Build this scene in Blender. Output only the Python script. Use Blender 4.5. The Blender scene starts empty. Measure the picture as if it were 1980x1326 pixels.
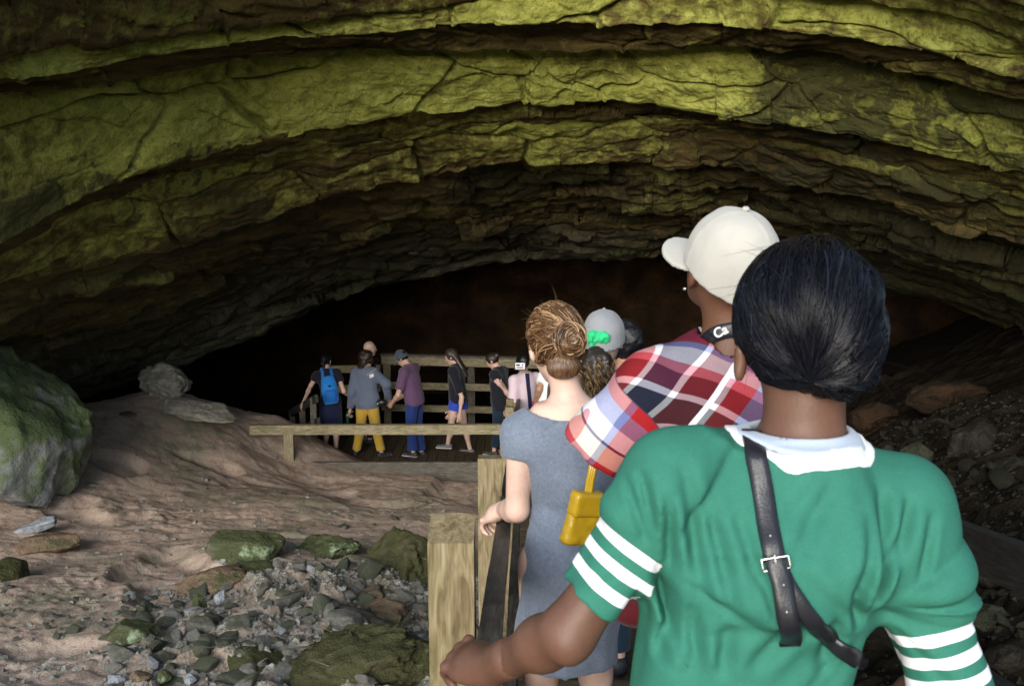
import bpy, bmesh, math, random
import numpy as np
from mathutils import Vector, Matrix

# ------------------------------------------------------------------ camera, sky, sun, exposure
SC = bpy.context.scene
COL = SC.collection
PITCH = math.radians(9.0)
FPX = 1925.0                       # focal length in pixels of the 1980 px wide photograph
cd = bpy.data.cameras.new('camera'); cam = bpy.data.objects.new('camera', cd); COL.objects.link(cam)
cd.sensor_width = 36.0; cd.lens = 36.0*FPX/1980.0; cd.clip_start = 0.05; cd.clip_end = 600
cam.location = (0, 0, 0); cam.rotation_euler = (math.pi/2-PITCH, 0, 0)
cd.dof.use_dof = True; cd.dof.focus_distance = 9.0; cd.dof.aperture_fstop = 13.0
SC.camera = cam
SUN_EL, SUN_AZ = math.radians(18), math.radians(-16)   # light comes from behind the camera, a little to its left
world = bpy.data.worlds.new('World'); SC.world = world; world.use_nodes = True
wn = world.node_tree; bg = wn.nodes['Background']
sky = wn.nodes.new('ShaderNodeTexSky'); sky.sky_type = 'NISHITA'; sky.sun_disc = False
sky.sun_elevation = SUN_EL; sky.sun_rotation = math.pi + SUN_AZ*-1
wn.links.new(sky.outputs['Color'], bg.inputs['Color']); bg.inputs['Strength'].default_value = 0.09
sl = bpy.data.lights.new('sun', 'SUN'); sl.energy = 1.5; sl.angle = math.radians(42); sl.color = (1.0, 0.985, 0.96)
sun = bpy.data.objects.new('sun', sl); COL.objects.link(sun)
sdir = Vector((math.sin(-SUN_AZ)*math.cos(SUN_EL), math.cos(SUN_AZ)*math.cos(SUN_EL), -math.sin(SUN_EL)))
sun.rotation_euler = sdir.to_track_quat('-Z', 'Y').to_euler()
SC.view_settings.view_transform = 'Standard'; SC.view_settings.look = 'None'
SC.view_settings.exposure = 1.75; SC.view_settings.gamma = 1.0; SC.view_settings.use_curve_mapping = False
SC.render.engine = 'CYCLES'
SC.cycles.use_denoising = True
SC.cycles.max_bounces = 6; SC.cycles.diffuse_bounces = 4; SC.cycles.glossy_bounces = 3
SC.cycles.sample_clamp_indirect = 6.0

# ------------------------------------------------------------------ helpers
RNG = np.random.default_rng(7); random.seed(7)
CP, SP = math.cos(PITCH), math.sin(PITCH)
def at(px, py, Y):
    """the world point at depth Y seen at a pixel of the photograph (used to measure where things stand)"""
    dx = (px-990.0)/FPX; dy = (663.0-py)/FPX
    yy = CP+dy*SP
    return np.array([dx*Y/yy, Y, (-SP+dy*CP)*Y/yy])
def floor_z(y): return -1.55-0.174*y            # the walkway's slope
PLAT = -4.13                                     # the platform's deck

_T = RNG.random((64, 64, 64)).astype(np.float32)
def vnoise(p):
    p = np.asarray(p, np.float32); i = np.floor(p).astype(np.int32); f = p-i; f = f*f*(3-2*f)
    i0 = i & 63; i1 = (i+1) & 63
    x0, y0, z0 = i0[..., 0], i0[..., 1], i0[..., 2]; x1, y1, z1 = i1[..., 0], i1[..., 1], i1[..., 2]
    fx, fy, fz = f[..., 0], f[..., 1], f[..., 2]
    a = _T[x0, y0, z0]*(1-fx)+_T[x1, y0, z0]*fx; b = _T[x0, y1, z0]*(1-fx)+_T[x1, y1, z0]*fx
    c = _T[x0, y0, z1]*(1-fx)+_T[x1, y0, z1]*fx; d = _T[x0, y1, z1]*(1-fx)+_T[x1, y1, z1]*fx
    return ((a*(1-fy)+b*fy)*(1-fz)+(c*(1-fy)+d*fy)*fz)*2-1
def fbm(p, o=4, g=0.5, lac=2.03):
    s = 0; a = 1.0; t = 0
    p = np.asarray(p, np.float32)
    for k in range(o):
        s = s+a*vnoise(p+k*17.3); t += a; a *= g; p = p*lac
    return s/t
def cells(p, seed=0):
    """2-D Voronoi: distance to nearest, gap to the second, random triple of the nearest cell; p is (...,2)"""
    p = np.asarray(p, np.float32); i = np.floor(p).astype(np.int32)
    d1 = np.full(p.shape[:-1], 9e9, np.float32); d2 = d1.copy(); r = np.zeros(p.shape[:-1]+(3,), np.float32); off = np.zeros(p.shape, np.float32)
    for a in (-1, 0, 1):
        for b in (-1, 0, 1):
            cx = i[..., 0]+a; cy = i[..., 1]+b
            jx = cx+_T[cx & 63, cy & 63, seed]; jy = cy+_T[cx & 63, cy & 63, seed+1]
            ex = p[..., 0]-jx; ey = p[..., 1]-jy; d = np.sqrt(ex*ex+ey*ey)
            n = d < d1
            d2 = np.where(n, d1, np.minimum(d2, d))
            r[n] = np.stack([_T[cx & 63, cy & 63, seed+k] for k in (2, 3, 4)], -1)[n]
            off[n] = np.stack([ex, ey], -1)[n]
            d1 = np.where(n, d, d1)
    return d1, d2-d1, r, off
def sstep(a, b, x):
    t = np.clip((x-a)/(b-a), 0, 1); return t*t*(3-2*t)

def tag(o, label=None, cat=None, group=None, kind=None):
    if label: o['label'] = label
    if cat: o['category'] = cat
    if group: o['group'] = group
    if kind: o['kind'] = kind
    return o
def empty(name, loc=(0, 0, 0), rz=0.0):
    o = bpy.data.objects.new(name, None); COL.objects.link(o); o.location = tuple(map(float, loc)); o.rotation_euler = (0, 0, rz)
    o.empty_display_size = 0.1
    return o
def mesh_obj(name, V, F, mat, parent=None, smooth=True, attrs=None, fmat=None):
    """one mesh object; F an (n,3) or (n,4) array or a list of faces"""
    me = bpy.data.meshes.new(name)
    V = np.asarray(V, np.float32)
    if isinstance(F, np.ndarray):
        n, k = F.shape
        me.vertices.add(len(V)); me.vertices.foreach_set('co', V.ravel())
        me.loops.add(n*k); me.loops.foreach_set('vertex_index', F.astype(np.int32).ravel())
        me.polygons.add(n); me.polygons.foreach_set('loop_start', np.arange(0, n*k, k, dtype=np.int32))
        me.update(calc_edges=True)
    else:
        me.from_pydata(V.tolist(), [], F)
    me.polygons.foreach_set('use_smooth', np.full(len(me.polygons), smooth))
    for m in (mat if isinstance(mat, (list, tuple)) else [mat]): me.materials.append(m)
    if fmat is not None: me.polygons.foreach_set('material_index', np.asarray(fmat, np.int32))
    for k, a in (attrs or {}).items():
        a = np.asarray(a, np.float32)
        if a.ndim == 1:
            me.attributes.new(k, 'FLOAT', 'POINT').data.foreach_set('value', a)
        else:
            me.attributes.new(k, 'FLOAT_VECTOR', 'POINT').data.foreach_set('vector', a.ravel())
    me.update()
    o = bpy.data.objects.new(name, me); COL.objects.link(o)
    if parent: o.parent = parent
    return o
def grid_faces(nu, nv, flip=False):
    i = np.arange(nu-1)[:, None]*nv+np.arange(nv-1)[None, :]
    f = np.stack([i, i+1, i+nv+1, i+nv], -1).reshape(-1, 4)
    return f[:, ::-1].copy() if flip else f

# ------------------------------------------------------------------ materials
class G:
    """small node-graph builder"""
    def __init__(s, name, rough=0.8, spec=0.3):
        s.m = bpy.data.materials.new(name); s.m.use_nodes = True; s.t = s.m.node_tree
        s.b = s.t.nodes['Principled BSDF']; s.b.inputs['Roughness'].default_value = rough
        s.b.inputs['Specular IOR Level'].default_value = spec
        s.tc = s.t.nodes.new('ShaderNodeTexCoord')
    def L(s, a, b): s.t.links.new(a, b)
    def put(s, sock, v):
        if hasattr(v, 'is_linked'): s.L(v, sock)
        elif isinstance(v, (tuple, list)) and len(v) == 3 and sock.type == 'RGBA': sock.default_value = (*v, 1)
        else: sock.default_value = v
    def obj(s): return s.tc.outputs['Object']
    def mapping(s, scale=(1, 1, 1), vec=None, loc=(0, 0, 0), rot=(0, 0, 0)):
        n = s.t.nodes.new('ShaderNodeMapping'); s.L(vec or s.obj(), n.inputs['Vector'])
        n.inputs['Scale'].default_value = scale; n.inputs['Rotation'].default_value = rot; s.put(n.inputs['Location'], loc); return n.outputs[0]
    def noise(s, scale, detail=4, rough=0.55, vec=None, dist=0.0):
        n = s.t.nodes.new('ShaderNodeTexNoise'); s.L(vec or s.obj(), n.inputs['Vector'])
        n.inputs['Scale'].default_value = scale; n.inputs['Detail'].default_value = detail; n.inputs['Roughness'].default_value = rough; n.inputs['Distortion'].default_value = dist
        return n.outputs['Fac']
    def voro(s, scale, vec=None, feat='F1', out='Distance'):
        n = s.t.nodes.new('ShaderNodeTexVoronoi'); n.feature = feat; s.L(vec or s.obj(), n.inputs['Vector']); n.inputs['Scale'].default_value = scale; return n.outputs[out]
    def attr(s, name, out='Fac'):
        n = s.t.nodes.new('ShaderNodeAttribute'); n.attribute_name = name; return n.outputs[out]
    def ramp(s, f, stops, const=False):
        n = s.t.nodes.new('ShaderNodeValToRGB'); s.put(n.inputs[0], f); e = n.color_ramp.elements
        n.color_ramp.interpolation = 'CONSTANT' if const else 'LINEAR'
        while len(e) < len(stops): e.new(0.5)
        for q, (p, c) in zip(e, stops): q.position = p; q.color = (*c, 1) if not isinstance(c, (int, float)) else (c, c, c, 1)
        return n.outputs[0]
    def math(s, op, a, b=0.0, c=None):
        n = s.t.nodes.new('ShaderNodeMath'); n.operation = op; s.put(n.inputs[0], a); s.put(n.inputs[1], b)
        if c is not None: s.put(n.inputs[2], c)
        return n.outputs[0]
    def mix(s, f, a, b, mode='MIX'):
        n = s.t.nodes.new('ShaderNodeMix'); n.data_type = 'RGBA'; n.blend_type = mode
        s.put(n.inputs[0], f); s.put(n.inputs[6], a); s.put(n.inputs[7], b); return n.outputs[2]
    def sep(s, vec):
        n = s.t.nodes.new('ShaderNodeSeparateXYZ'); s.L(vec, n.inputs[0]); return n.outputs
    def comb(s, x, y, z):
        n = s.t.nodes.new('ShaderNodeCombineXYZ'); s.put(n.inputs[0], x); s.put(n.inputs[1], y); s.put(n.inputs[2], z); return n.outputs[0]
    def rnd(s): 
        n = s.t.nodes.new('ShaderNodeObjectInfo'); return n.outputs['Random']
    def normal(s):
        n = s.t.nodes.new('ShaderNodeNewGeometry'); return n.outputs['Normal']
    def color(s, c): s.put(s.b.inputs['Base Color'], c); return s
    def rough(s, c): s.put(s.b.inputs['Roughness'], c); return s
    def bump(s, h, strength=0.5, dist=0.01):
        n = s.t.nodes.new('ShaderNodeBump'); s.L(h, n.inputs['Height']); n.inputs['Strength'].default_value = strength; n.inputs['Distance'].default_value = dist
        if s.b.inputs['Normal'].is_linked: s.L(s.b.inputs['Normal'].links[0].from_socket, n.inputs['Normal'])
        s.L(n.outputs[0], s.b.inputs['Normal']); return s
    def set(s, **k):
        for a, v in k.items(): s.put(s.b.inputs[a.replace('_', ' ')], v)
        return s

M = {}
def cloth(name, c, amt=0.12, rough=0.9, scale=420, fine=0.25, dist=0.001, sheen=0.15):
    g = G(name, rough, 0.15)
    v = g.noise(9, 4); w = g.noise(scale, 2)
    f = g.math('ADD', g.math('MULTIPLY', g.math('SUBTRACT', v, 0.5), amt*2), g.math('MULTIPLY', g.math('SUBTRACT', w, 0.5), amt*2))
    dark = tuple(x*0.55 for x in c); lite = tuple(min(1, x*1.45) for x in c)
    g.color(g.mix(g.math('ADD', 0.5, f), dark, lite)).bump(w, fine, dist); g.set(Sheen_Weight=sheen)
    M[name] = g.m; return g
def plain(name, c, rough=0.6, spec=0.4, metal=0.0, bumpscale=None):
    g = G(name, rough, spec); n = g.noise(30, 3)
    g.color(g.mix(n, tuple(x*0.8 for x in c), tuple(min(1, x*1.2) for x in c))); g.set(Metallic=metal)
    if bumpscale: g.bump(g.noise(bumpscale, 3), 0.3, 0.002)
    M[name] = g.m; return g
def skin(name, c, dark=None):
    g = G(name, 0.52, 0.35); n = g.noise(14, 4); n2 = g.noise(160, 3)
    d = dark or tuple(x*0.55 for x in c)
    g.color(g.mix(g.math('ADD', g.math('MULTIPLY', n, 0.7), g.math('MULTIPLY', n2, 0.3)), d, tuple(min(1, x*1.2) for x in c)))
    g.bump(n2, 0.25, 0.0015).bump(g.noise(700, 2), 0.2, 0.0005); M[name] = g.m; return g
def hairmat(name, c, c2, rough=0.35, spec=0.5, axis=(60, 60, 3)):
    g = G(name, rough, spec); n = g.noise(3.0, 5, 0.6, g.mapping(axis)); 
    g.color(g.ramp(n, [(0.3, c), (0.72, c2)])).bump(n, 0.7, 0.006); M[name] = g.m; return g
# ------------------------------------------------------------------ rock and soil materials
def make_ceiling_mat():
    g = G('cave_rock', 0.85, 0.25)
    alg = g.attr('algae'); gry = g.attr('grey'); drk = g.attr('stain_shade')
    n1 = g.noise(1.3, 6, 0.6); n2 = g.noise(7, 6, 0.65); n3 = g.noise(40, 5, 0.6)
    st = g.noise(1.0, 6, 0.6, g.mapping((1.2, 1.2, 14)))
    olive = g.ramp(n2, [(0.25, (0.13, 0.136, 0.025)), (0.5, (0.265, 0.28, 0.056)), (0.75, (0.39, 0.41, 0.115))])
    brown = g.ramp(st, [(0.3, (0.038, 0.026, 0.009)), (0.55, (0.090, 0.064, 0.019)), (0.75, (0.145, 0.115, 0.034))])
    f = g.math('ADD', alg, g.math('MULTIPLY', g.math('SUBTRACT', n2, 0.5), 0.9))
    c = g.mix(g.ramp(f, [(0.35, 0.0), (0.62, 1.0)]), brown, olive)
    grey = g.ramp(n2, [(0.3, (0.04, 0.042, 0.034)), (0.55, (0.09, 0.096, 0.082)), (0.8, (0.16, 0.168, 0.15))])
    c = g.mix(g.math('MULTIPLY', gry, 0.85), c, grey)
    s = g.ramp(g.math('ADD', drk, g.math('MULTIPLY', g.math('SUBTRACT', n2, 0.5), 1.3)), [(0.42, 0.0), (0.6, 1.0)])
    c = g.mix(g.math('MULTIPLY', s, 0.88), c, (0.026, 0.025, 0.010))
    c = g.mix(g.math('MULTIPLY', g.ramp(n3, [(0.35, 1.0), (0.5, 0.0)]), 0.35), c, (0.03, 0.028, 0.01))
    g.color(c).bump(n2, 0.6, 0.08).bump(n3, 0.6, 0.02).bump(st, 0.3, 0.05)
    return g.m
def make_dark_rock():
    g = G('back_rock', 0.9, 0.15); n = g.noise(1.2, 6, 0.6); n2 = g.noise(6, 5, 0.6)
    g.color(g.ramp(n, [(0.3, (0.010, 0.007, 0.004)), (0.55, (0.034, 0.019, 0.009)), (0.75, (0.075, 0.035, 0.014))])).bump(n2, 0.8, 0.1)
    return g.m
def make_soil():
    g = G('soil', 1.0, 0.03)
    n1 = g.noise(0.7, 6, 0.6); n2 = g.noise(5, 7, 0.68); n3 = g.noise(55, 4, 0.6); n4 = g.noise(170, 3, 0.6)
    c = g.ramp(n2, [(0.25, (0.26, 0.185, 0.138)), (0.5, (0.435, 0.328, 0.255)), (0.75, (0.55, 0.44, 0.355))])
    mo = g.attr('moss'); rb = g.attr('rubble')
    mm = g.ramp(g.math('ADD', mo, g.math('MULTIPLY', g.math('SUBTRACT', n2, 0.5), 1.2)), [(0.45, 0.0), (0.75, 1.0)])
    c = g.mix(g.math('MULTIPLY', mm, 0.72), c, g.mix(n3, (0.085, 0.105, 0.055), (0.16, 0.18, 0.115)))
    c = g.mix(g.math('MULTIPLY', rb, 0.62), c, g.ramp(n3, [(0.3, (0.045, 0.042, 0.03)), (0.55, (0.16, 0.152, 0.12)), (0.75, (0.25, 0.235, 0.19))]))
    c = g.mix(g.math('MULTIPLY', g.ramp(n3, [(0.3, 1.0), (0.42, 0.0)]), 0.55), c, (0.05, 0.035, 0.024))
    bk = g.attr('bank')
    c = g.mix(g.math('MULTIPLY', bk, 0.965), c, g.ramp(n2, [(0.3, (0.003, 0.002, 0.0014)), (0.55, (0.007, 0.005, 0.003)), (0.8, (0.017, 0.013, 0.008))]))  # the right bank's shade is painted into its soil colour
    out = g.attr('forest')
    c = g.mix(out, c, g.mix(n2, (0.05, 0.09, 0.02), (0.10, 0.15, 0.03)))
    g.color(c).bump(n2, 0.55, 0.05).bump(n3, 0.7, 0.012).bump(n4, 0.5, 0.004)
    return g.m
def make_stone(name, c1, c2, moss=0.4, mossc=((0.032, 0.042, 0.015), (0.085, 0.10, 0.038)), up=True, lich=0.0, rnd=True):
    g = G(name, 0.85, 0.25)
    vec = g.mapping((1, 1, 1), loc=g.comb(g.math('MULTIPLY', g.rnd(), 31), g.math('MULTIPLY', g.rnd(), 17), 0)) if rnd else g.obj()
    n1 = g.noise(2.5, 6, 0.62, vec); n2 = g.noise(14, 6, 0.62, vec); n3 = g.noise(80, 4, 0.6, vec)
    c = g.ramp(n2, [(0.25, tuple(x*0.6 for x in c1)), (0.5, c1), (0.8, c2)])
    z = g.sep(g.normal())[2]
    f = g.math('ADD', n1, g.math('MULTIPLY', z, 0.18 if up else 0.0))
    f = g.math('ADD', f, g.math('MULTIPLY', g.math('SUBTRACT', n2, 0.5), 0.5))
    f = g.math('ADD', f, moss-0.5)
    if rnd: f = g.math('ADD', f, g.math('MULTIPLY', g.math('SUBTRACT', g.rnd(), 0.5), 0.5))
    mk = g.ramp(f, [(0.5, 0.0), (0.66, 1.0)])
    c = g.mix(g.math('MULTIPLY', mk, 0.9), c, g.mix(n3, *mossc))
    if lich: 
        lk = g.ramp(g.math('ADD', g.math('ADD', g.math('MULTIPLY', g.noise(3.2, 3, 0.6, vec), .7), g.math('MULTIPLY', g.noise(18, 5, 0.75, vec), .3)), lich-0.5), [(0.53, 0.0), (0.60, 1.0)])
        c = g.mix(g.math('MULTIPLY', lk, 0.75), c, (0.36, 0.46, 0.28))
    if rnd: c = g.mix(g.math('MULTIPLY', g.rnd(), 0.35), c, (0.05, 0.045, 0.035))
    g.color(c).bump(n1, 0.6, 0.08).bump(n2, 0.9, 0.035).bump(n3, 0.8, 0.010)
    M[name] = g.m; return g.m
M['ceiling'] = make_ceiling_mat(); M['back'] = make_dark_rock(); M['soil'] = make_soil()
make_stone('boulder_stone', (0.20, 0.21, 0.205), (0.36, 0.38, 0.38), 0.60, ((0.035, 0.055, 0.016), (0.12, 0.165, 0.055)), lich=0.38, rnd=False)
make_stone('moss_stone', (0.13, 0.12, 0.08), (0.24, 0.23, 0.17), 0.62, ((0.028, 0.036, 0.012), (0.075, 0.09, 0.032)), lich=0.46, rnd=False)
make_stone('dark_moss_stone', (0.07, 0.06, 0.03), (0.15, 0.14, 0.08), 0.58, ((0.026, 0.028, 0.010), (0.06, 0.062, 0.02)), lich=0.42, rnd=False)
make_stone('pale_stone', (0.25, 0.235, 0.19), (0.42, 0.40, 0.33), 0.22, rnd=False)
make_stone('slab_stone', (0.24, 0.26, 0.28), (0.40, 0.43, 0.46), 0.2, rnd=False)
make_stone('brown_stone', (0.16, 0.11, 0.07), (0.26, 0.19, 0.12), 0.35, rnd=False)
make_stone('rubble_stone', (0.21, 0.205, 0.175), (0.42, 0.42, 0.38), 0.44, ((0.06, 0.075, 0.04), (0.15, 0.17, 0.10)))
make_stone('rubble_pale', (0.40, 0.41, 0.43), (0.60, 0.61, 0.64), 0.12)
make_stone('bank_stone', (0.013, 0.0105, 0.0065), (0.040, 0.034, 0.023), 0.46, ((0.012, 0.016, 0.006), (0.035, 0.042, 0.016)))  # near black: the shade on the bank stones is put into their colour

# ------------------------------------------------------------------ cave ceiling: eight bedded ledges traced from the photograph
KX = [-400, 0, 150, 300, 500, 700, 1000, 1200, 1400, 1600, 1800, 1980, 2400]
K = [
 [-230, -280, -295, -305, -315, -320, -325, -325, -320, -315, -305, -290, -240],
 [165, 115, 92, 76, 50, 32, -8, -25, -22, -8, 22, 78, 200],
 [205, 150, 130, 110, 76, 62, 46, 42, 50, 62, 100, 148, 290],
 [235, 178, 165, 145, 106, 94, 96, 94, 92, 105, 142, 182, 330],
 [640, 470, 385, 325, 275, 235, 202, 200, 224, 256, 292, 332, 470],
 [680, 495, 412, 355, 308, 272, 230, 226, 250, 290, 340, 382, 540],
 [760, 575, 520, 485, 425, 360, 312, 310, 330, 366, 420, 482, 650],
 [850, 715, 680, 628, 540, 482, 440, 432, 440, 462, 528, 598, 760],
 [930, 815, 772, 722, 642, 562, 494, 490, 502, 540, 582, 652, 830]]
NU = 860
pxs = np.interp(np.linspace(0, 1, NU), [0, 0.10, 0.88, 1], [-1000, -60, 2080, 3000])
def curve(k):
    v = np.interp(pxs, KX, K[k])
    lo = pxs < KX[0]; hi = pxs > KX[-1]
    v[lo] = K[k][0]+(KX[0]-pxs[lo])*0.35; v[hi] = K[k][-1]+(pxs[hi]-KX[-1])*0.2
    ker = np.exp(-np.linspace(-2, 2, 21)**2); ker /= ker.sum()
    v = np.convolve(np.pad(v, 10, 'edge'), ker, 'valid')
    q = np.stack([pxs/140.0, np.full(NU, k*9.1), np.zeros(NU)], -1); q2 = q*np.array([5, 1, 1])
    amp = [6, 9, 9, 7, 11, 9, 14, 12, 9][k]
    # broken, stepped edges rather than smooth arcs
    stp = cells(np.stack([pxs/(70.0+12*k), np.full(NU, 3.7*k)], -1), 3)[2][..., 0]-0.5
    return v+amp*fbm(q, 3)+amp*0.5*fbm(q2, 3)+amp*0.9*stp
KC = [curve(k) for k in range(9)]
q = (pxs-1050)/1000.0
SIDE = 1/(1+0.36*np.clip(q, -1.22, 1.5)**2)
#        Ytop  Ybot  rows algae grey  stain, plus shade painted into the overhung lower bands
BANDS = [(7.4, 9.2, 40, 0.40, 0.0, 0.26),
         (9.3, 9.45, 34, 0.60, 0.0, 0.16),
         (9.45, 10.0, 30, 0.26, 0.0, 0.14),
         (10.45, 10.95, 110, 0.66, 0.0, 0.33),
         (11.05, 11.75, 26, 0.26, 0.0, 0.22),
         (11.65, 12.6, 70, 0.34, 0.0, 0.31),
         (12.85, 16.1, 100, 0.22, 0.10, 0.50),
         (16.3, 18.4, 60, 0.16, 0.65, 0.44)]
def at_v(px, py, Y):
    dx = (px-990.0)/FPX; dy = (663.0-py)/FPX; yy = CP+dy*SP
    return np.stack([dx*Y/yy, np.broadcast_to(Y, dx.shape)+0*dx, (-SP+dy*CP)*Y/yy], -1)
rows = []; meta = []                      # rows of points top to bottom; meta = (band, t)
p0 = at_v(pxs, KC[0], BANDS[0][0]*SIDE)
for zz, yy in ((8.5, 6.2), (6.6, 6.5), (4.9, 6.8), (3.5, 7.1)):   # overhead, out to the mouth's lip
    r = p0.copy(); r[:, 1] = yy*SIDE**0.7; r[:, 2] = p0[:, 2]+(zz-2.4); r[:, 0] = p0[:, 0]*1.02
    rows.append(r); meta.append((0, 0.0))
rr = []
for a, b in zip(rows, rows[1:]+[p0]):
    for s in np.linspace(0, 1, 18)[:-1]: rr.append(a*(1-s)+b*s)
rows = rr; meta = [(0, 0.0)]*len(rr)
for k, (yt, yb, n, al, gr, stn_shade) in enumerate(BANDS):
    wob = 1+0.02*fbm(np.stack([pxs/260.0, np.full(NU, k*5.7), np.zeros(NU)], -1), 3)
    A = at_v(pxs, KC[k], yt*SIDE*wob); B = at_v(pxs, KC[k+1], yb*SIDE*wob)
    if k: A[:, 2] = np.minimum(A[:, 2], rows[-1][:, 2]+0.03)+0.04
    for s in np.linspace(0, 1, n):
        e = s+0.10*math.sin(math.pi*s)
        rows.append(A*(1-e)+B*e); meta.append((k, s))
lip = rows[-1]
for s in np.linspace(0.1, 1, 14):         # the roof goes on behind the lip, into the dark
    r = lip.copy(); r[:, 1] = lip[:, 1]+1.0*s; r[:, 2] = lip[:, 2]+0.9*s; rows.append(r); meta.append((7, 1.0))
P = np.stack(rows, 1)                     # (NU, rows, 3)
nv = P.shape[1]
mb = np.array([m[0] for m in meta]); mt = np.array([m[1] for m in meta])
du = np.gradient(P, axis=0); dv = np.gradient(P, axis=1); nrm = np.cross(du, dv); nrm /= np.linalg.norm(nrm, axis=-1, keepdims=True)+1e-9
nrm = np.where((nrm*P).sum(-1, keepdims=True) > 0, -nrm, nrm)        # towards the camera side
vv = np.cumsum(np.r_[0, np.linalg.norm(np.diff(P[NU//2], axis=0), axis=-1)])
X = P[..., 0]; V = np.broadcast_to(vv[None], X.shape)
S3 = lambda a, b, c=0: np.stack([X*a, V*b, np.full_like(X, c)], -1)
warp = fbm(S3(0.8, 0.8, 4), 3)
lam = fbm(np.stack([X*0.5+warp, V*2.8+warp*1.6, X*0], -1), 4)                  # thin bedding
big = fbm(S3(0.42, 0.8, 9), 3)
d1, gap, rc, off = cells(np.stack([X*0.85+0.5*warp, V*1.5+0.4*fbm(S3(1.5, 1.5, 2), 2)], -1), 6)
facet = (rc[..., 0]-0.5)+(off[..., 0]*(rc[..., 1]-0.5)+off[..., 1]*(rc[..., 2]-0.5))*1.6
d1b, gapb, rcb, offb = cells(np.stack([X*2.6+warp, V*3.6], -1), 11)
facetb = (rcb[..., 0]-0.5)+(offb[..., 0]*(rcb[..., 1]-0.5)+offb[..., 1]*(rcb[..., 2]-0.5))*1.4
fine = fbm(S3(5, 8, 1), 4)
aF = np.array([0.06, 0.04, 0.03, 0.075, 0.04, 0.07, 0.12, 0.11])[mb][None]
aL = np.array([0.08, 0.06, 0.05, 0.025, 0.05, 0.05, 0.04, 0.055])[mb][None]
terr = lam*4; terr = (np.floor(terr)+sstep(0.7, 1.0, terr-np.floor(terr)))/4
edge = np.minimum(1, np.minimum(mt, 1-mt)*6+0.35)[None]
disp = edge*(0.09*big+aF*facet*1.5+aF*0.45*facetb+aL*1.3*terr+0.05*fine+0.03*np.abs(fbm(S3(2.2, 3.4, 14), 4)))
disp -= edge*0.10*np.exp(-(gap/0.04)**2)*(rc[..., 1] > 0.35)
P = P+nrm*disp[..., None]
al = np.array([b[3] for b in BANDS])[mb][None]+0.30*big+0.22*(rc[..., 2]-0.5)+0.16*(rcb[..., 2]-0.5)+0.10*lam
al = al+0.22*sstep(0.25, 0.0, mt)[None]*(mb == 5)[None]-0.14*sstep(0.55, 1.0, mt)[None]*(mb == 5)[None]
gr = np.array([b[4] for b in BANDS])[mb][None]+0*X
gr = np.clip(gr+0.5*sstep(0.55, 1, mt)[None]*(mb == 6)[None]*sstep(1200, 300, pxs)[:, None]+0.3*big*(gr > 0)-0.7*sstep(1000, 1500, pxs)[:, None]*(mb == 7)[None], 0, 1)
patch = fbm(S3(0.7, 1.0, 21), 4)
stn_shade = np.array([b[5] for b in BANDS])[mb][None]+0.55*patch+0.25*(rcb[..., 1]-0.5)-0.02
stn_shade = stn_shade+0.22*sstep(1350, 1750, pxs)[:, None]*(mb >= 3)[None]+0.14*sstep(0.5, 1, mt)[None]*(mb == 3)[None]*sstep(700, 300, np.abs(pxs-330))[:, None]  # shade of the right side painted in, besides a stain patch at left
ceiling = mesh_obj('cave_ceiling', P.reshape(-1, 3), grid_faces(NU, nv), M['ceiling'], attrs={'algae': al.ravel(), 'grey': gr.ravel(), 'stain_shade': stn_shade.ravel()})
tag(ceiling, kind='structure')

# ------------------------------------------------------------------ the dark chamber behind the lip
nb = 300
pb = np.linspace(-1300, 3300, nb); sb = 1/(1+0.30*((pb-1050)/1000)**2)
lb = np.stack([np.interp(pb, pxs, P[:, -3, i]) for i in range(3)], -1)
br = []
for s in np.linspace(0, 1, 90):
    r = np.zeros((nb, 3)); yend = 26.5*sb
    r[:, 1] = lb[:, 1]*(1-sstep(0, 0.45, s))+yend*sstep(0, 0.45, s)
    r[:, 0] = (pb-990)/FPX*r[:, 1]*(1+0.03*s)
    r[:, 2] = lb[:, 2]+0.7*math.sin(math.pi*min(1, s/0.5))*(s < 0.5)-8.0*sstep(0.35, 1.0, s)
    br.append(r)
B = np.stack(br, 1)
nz = fbm(np.stack([B[..., 0]*0.5, B[..., 1]*0.5, B[..., 2]*0.9], -1), 5); B[..., 1] += 1.3*nz*sstep(0, 0.1, np.linspace(0, 1, 90))[None]; B[..., 2] += 0.25*nz
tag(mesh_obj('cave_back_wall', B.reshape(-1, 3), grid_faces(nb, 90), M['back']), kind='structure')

# ------------------------------------------------------------------ cave floor
CT = [(0, 1326, 5.3), (300, 1326, 5.2), (600, 1326, 5.1), (820, 1326, 5.1), (0, 1180, 6.7), (300, 1180, 6.7), (600, 1180, 6.5), (820, 1150, 7.4),
      (0, 1080, 8.3), (300, 1080, 8.2), (560, 1080, 8.2), (0, 985, 9.9), (150, 975, 10.1), (300, 950, 11), (600, 950, 12), (800, 950, 12.2), (750, 1020, 9.9), (600, 916, 13.2), (900, 910, 13.3),
      (900, 1000, 10.5), (180, 870, 11.6), (130, 792, 13.0), (260, 770, 13.4), (318, 790, 13.2), (296, 748, 13.7), (352, 766, 13.8), (228, 772, 13.5), (350, 860, 12.6), (450, 860, 13.0), (530, 888, 13.4), (400, 800, 13.6), (470, 800, 14.2), (545, 806, 14.4),
      (1980, 1326, 3.7), (1980, 1080, 4.8), (1980, 985, 5.7), (1800, 905, 7.6), (1700, 850, 9.5), (1980, 800, 8.0), (1980, 705, 11.2), (1760, 770, 12.0), (1650, 760, 15.0), (1850, 700, 14.0)]
CT3 = [tuple(at(*c)) for c in CT]
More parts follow.
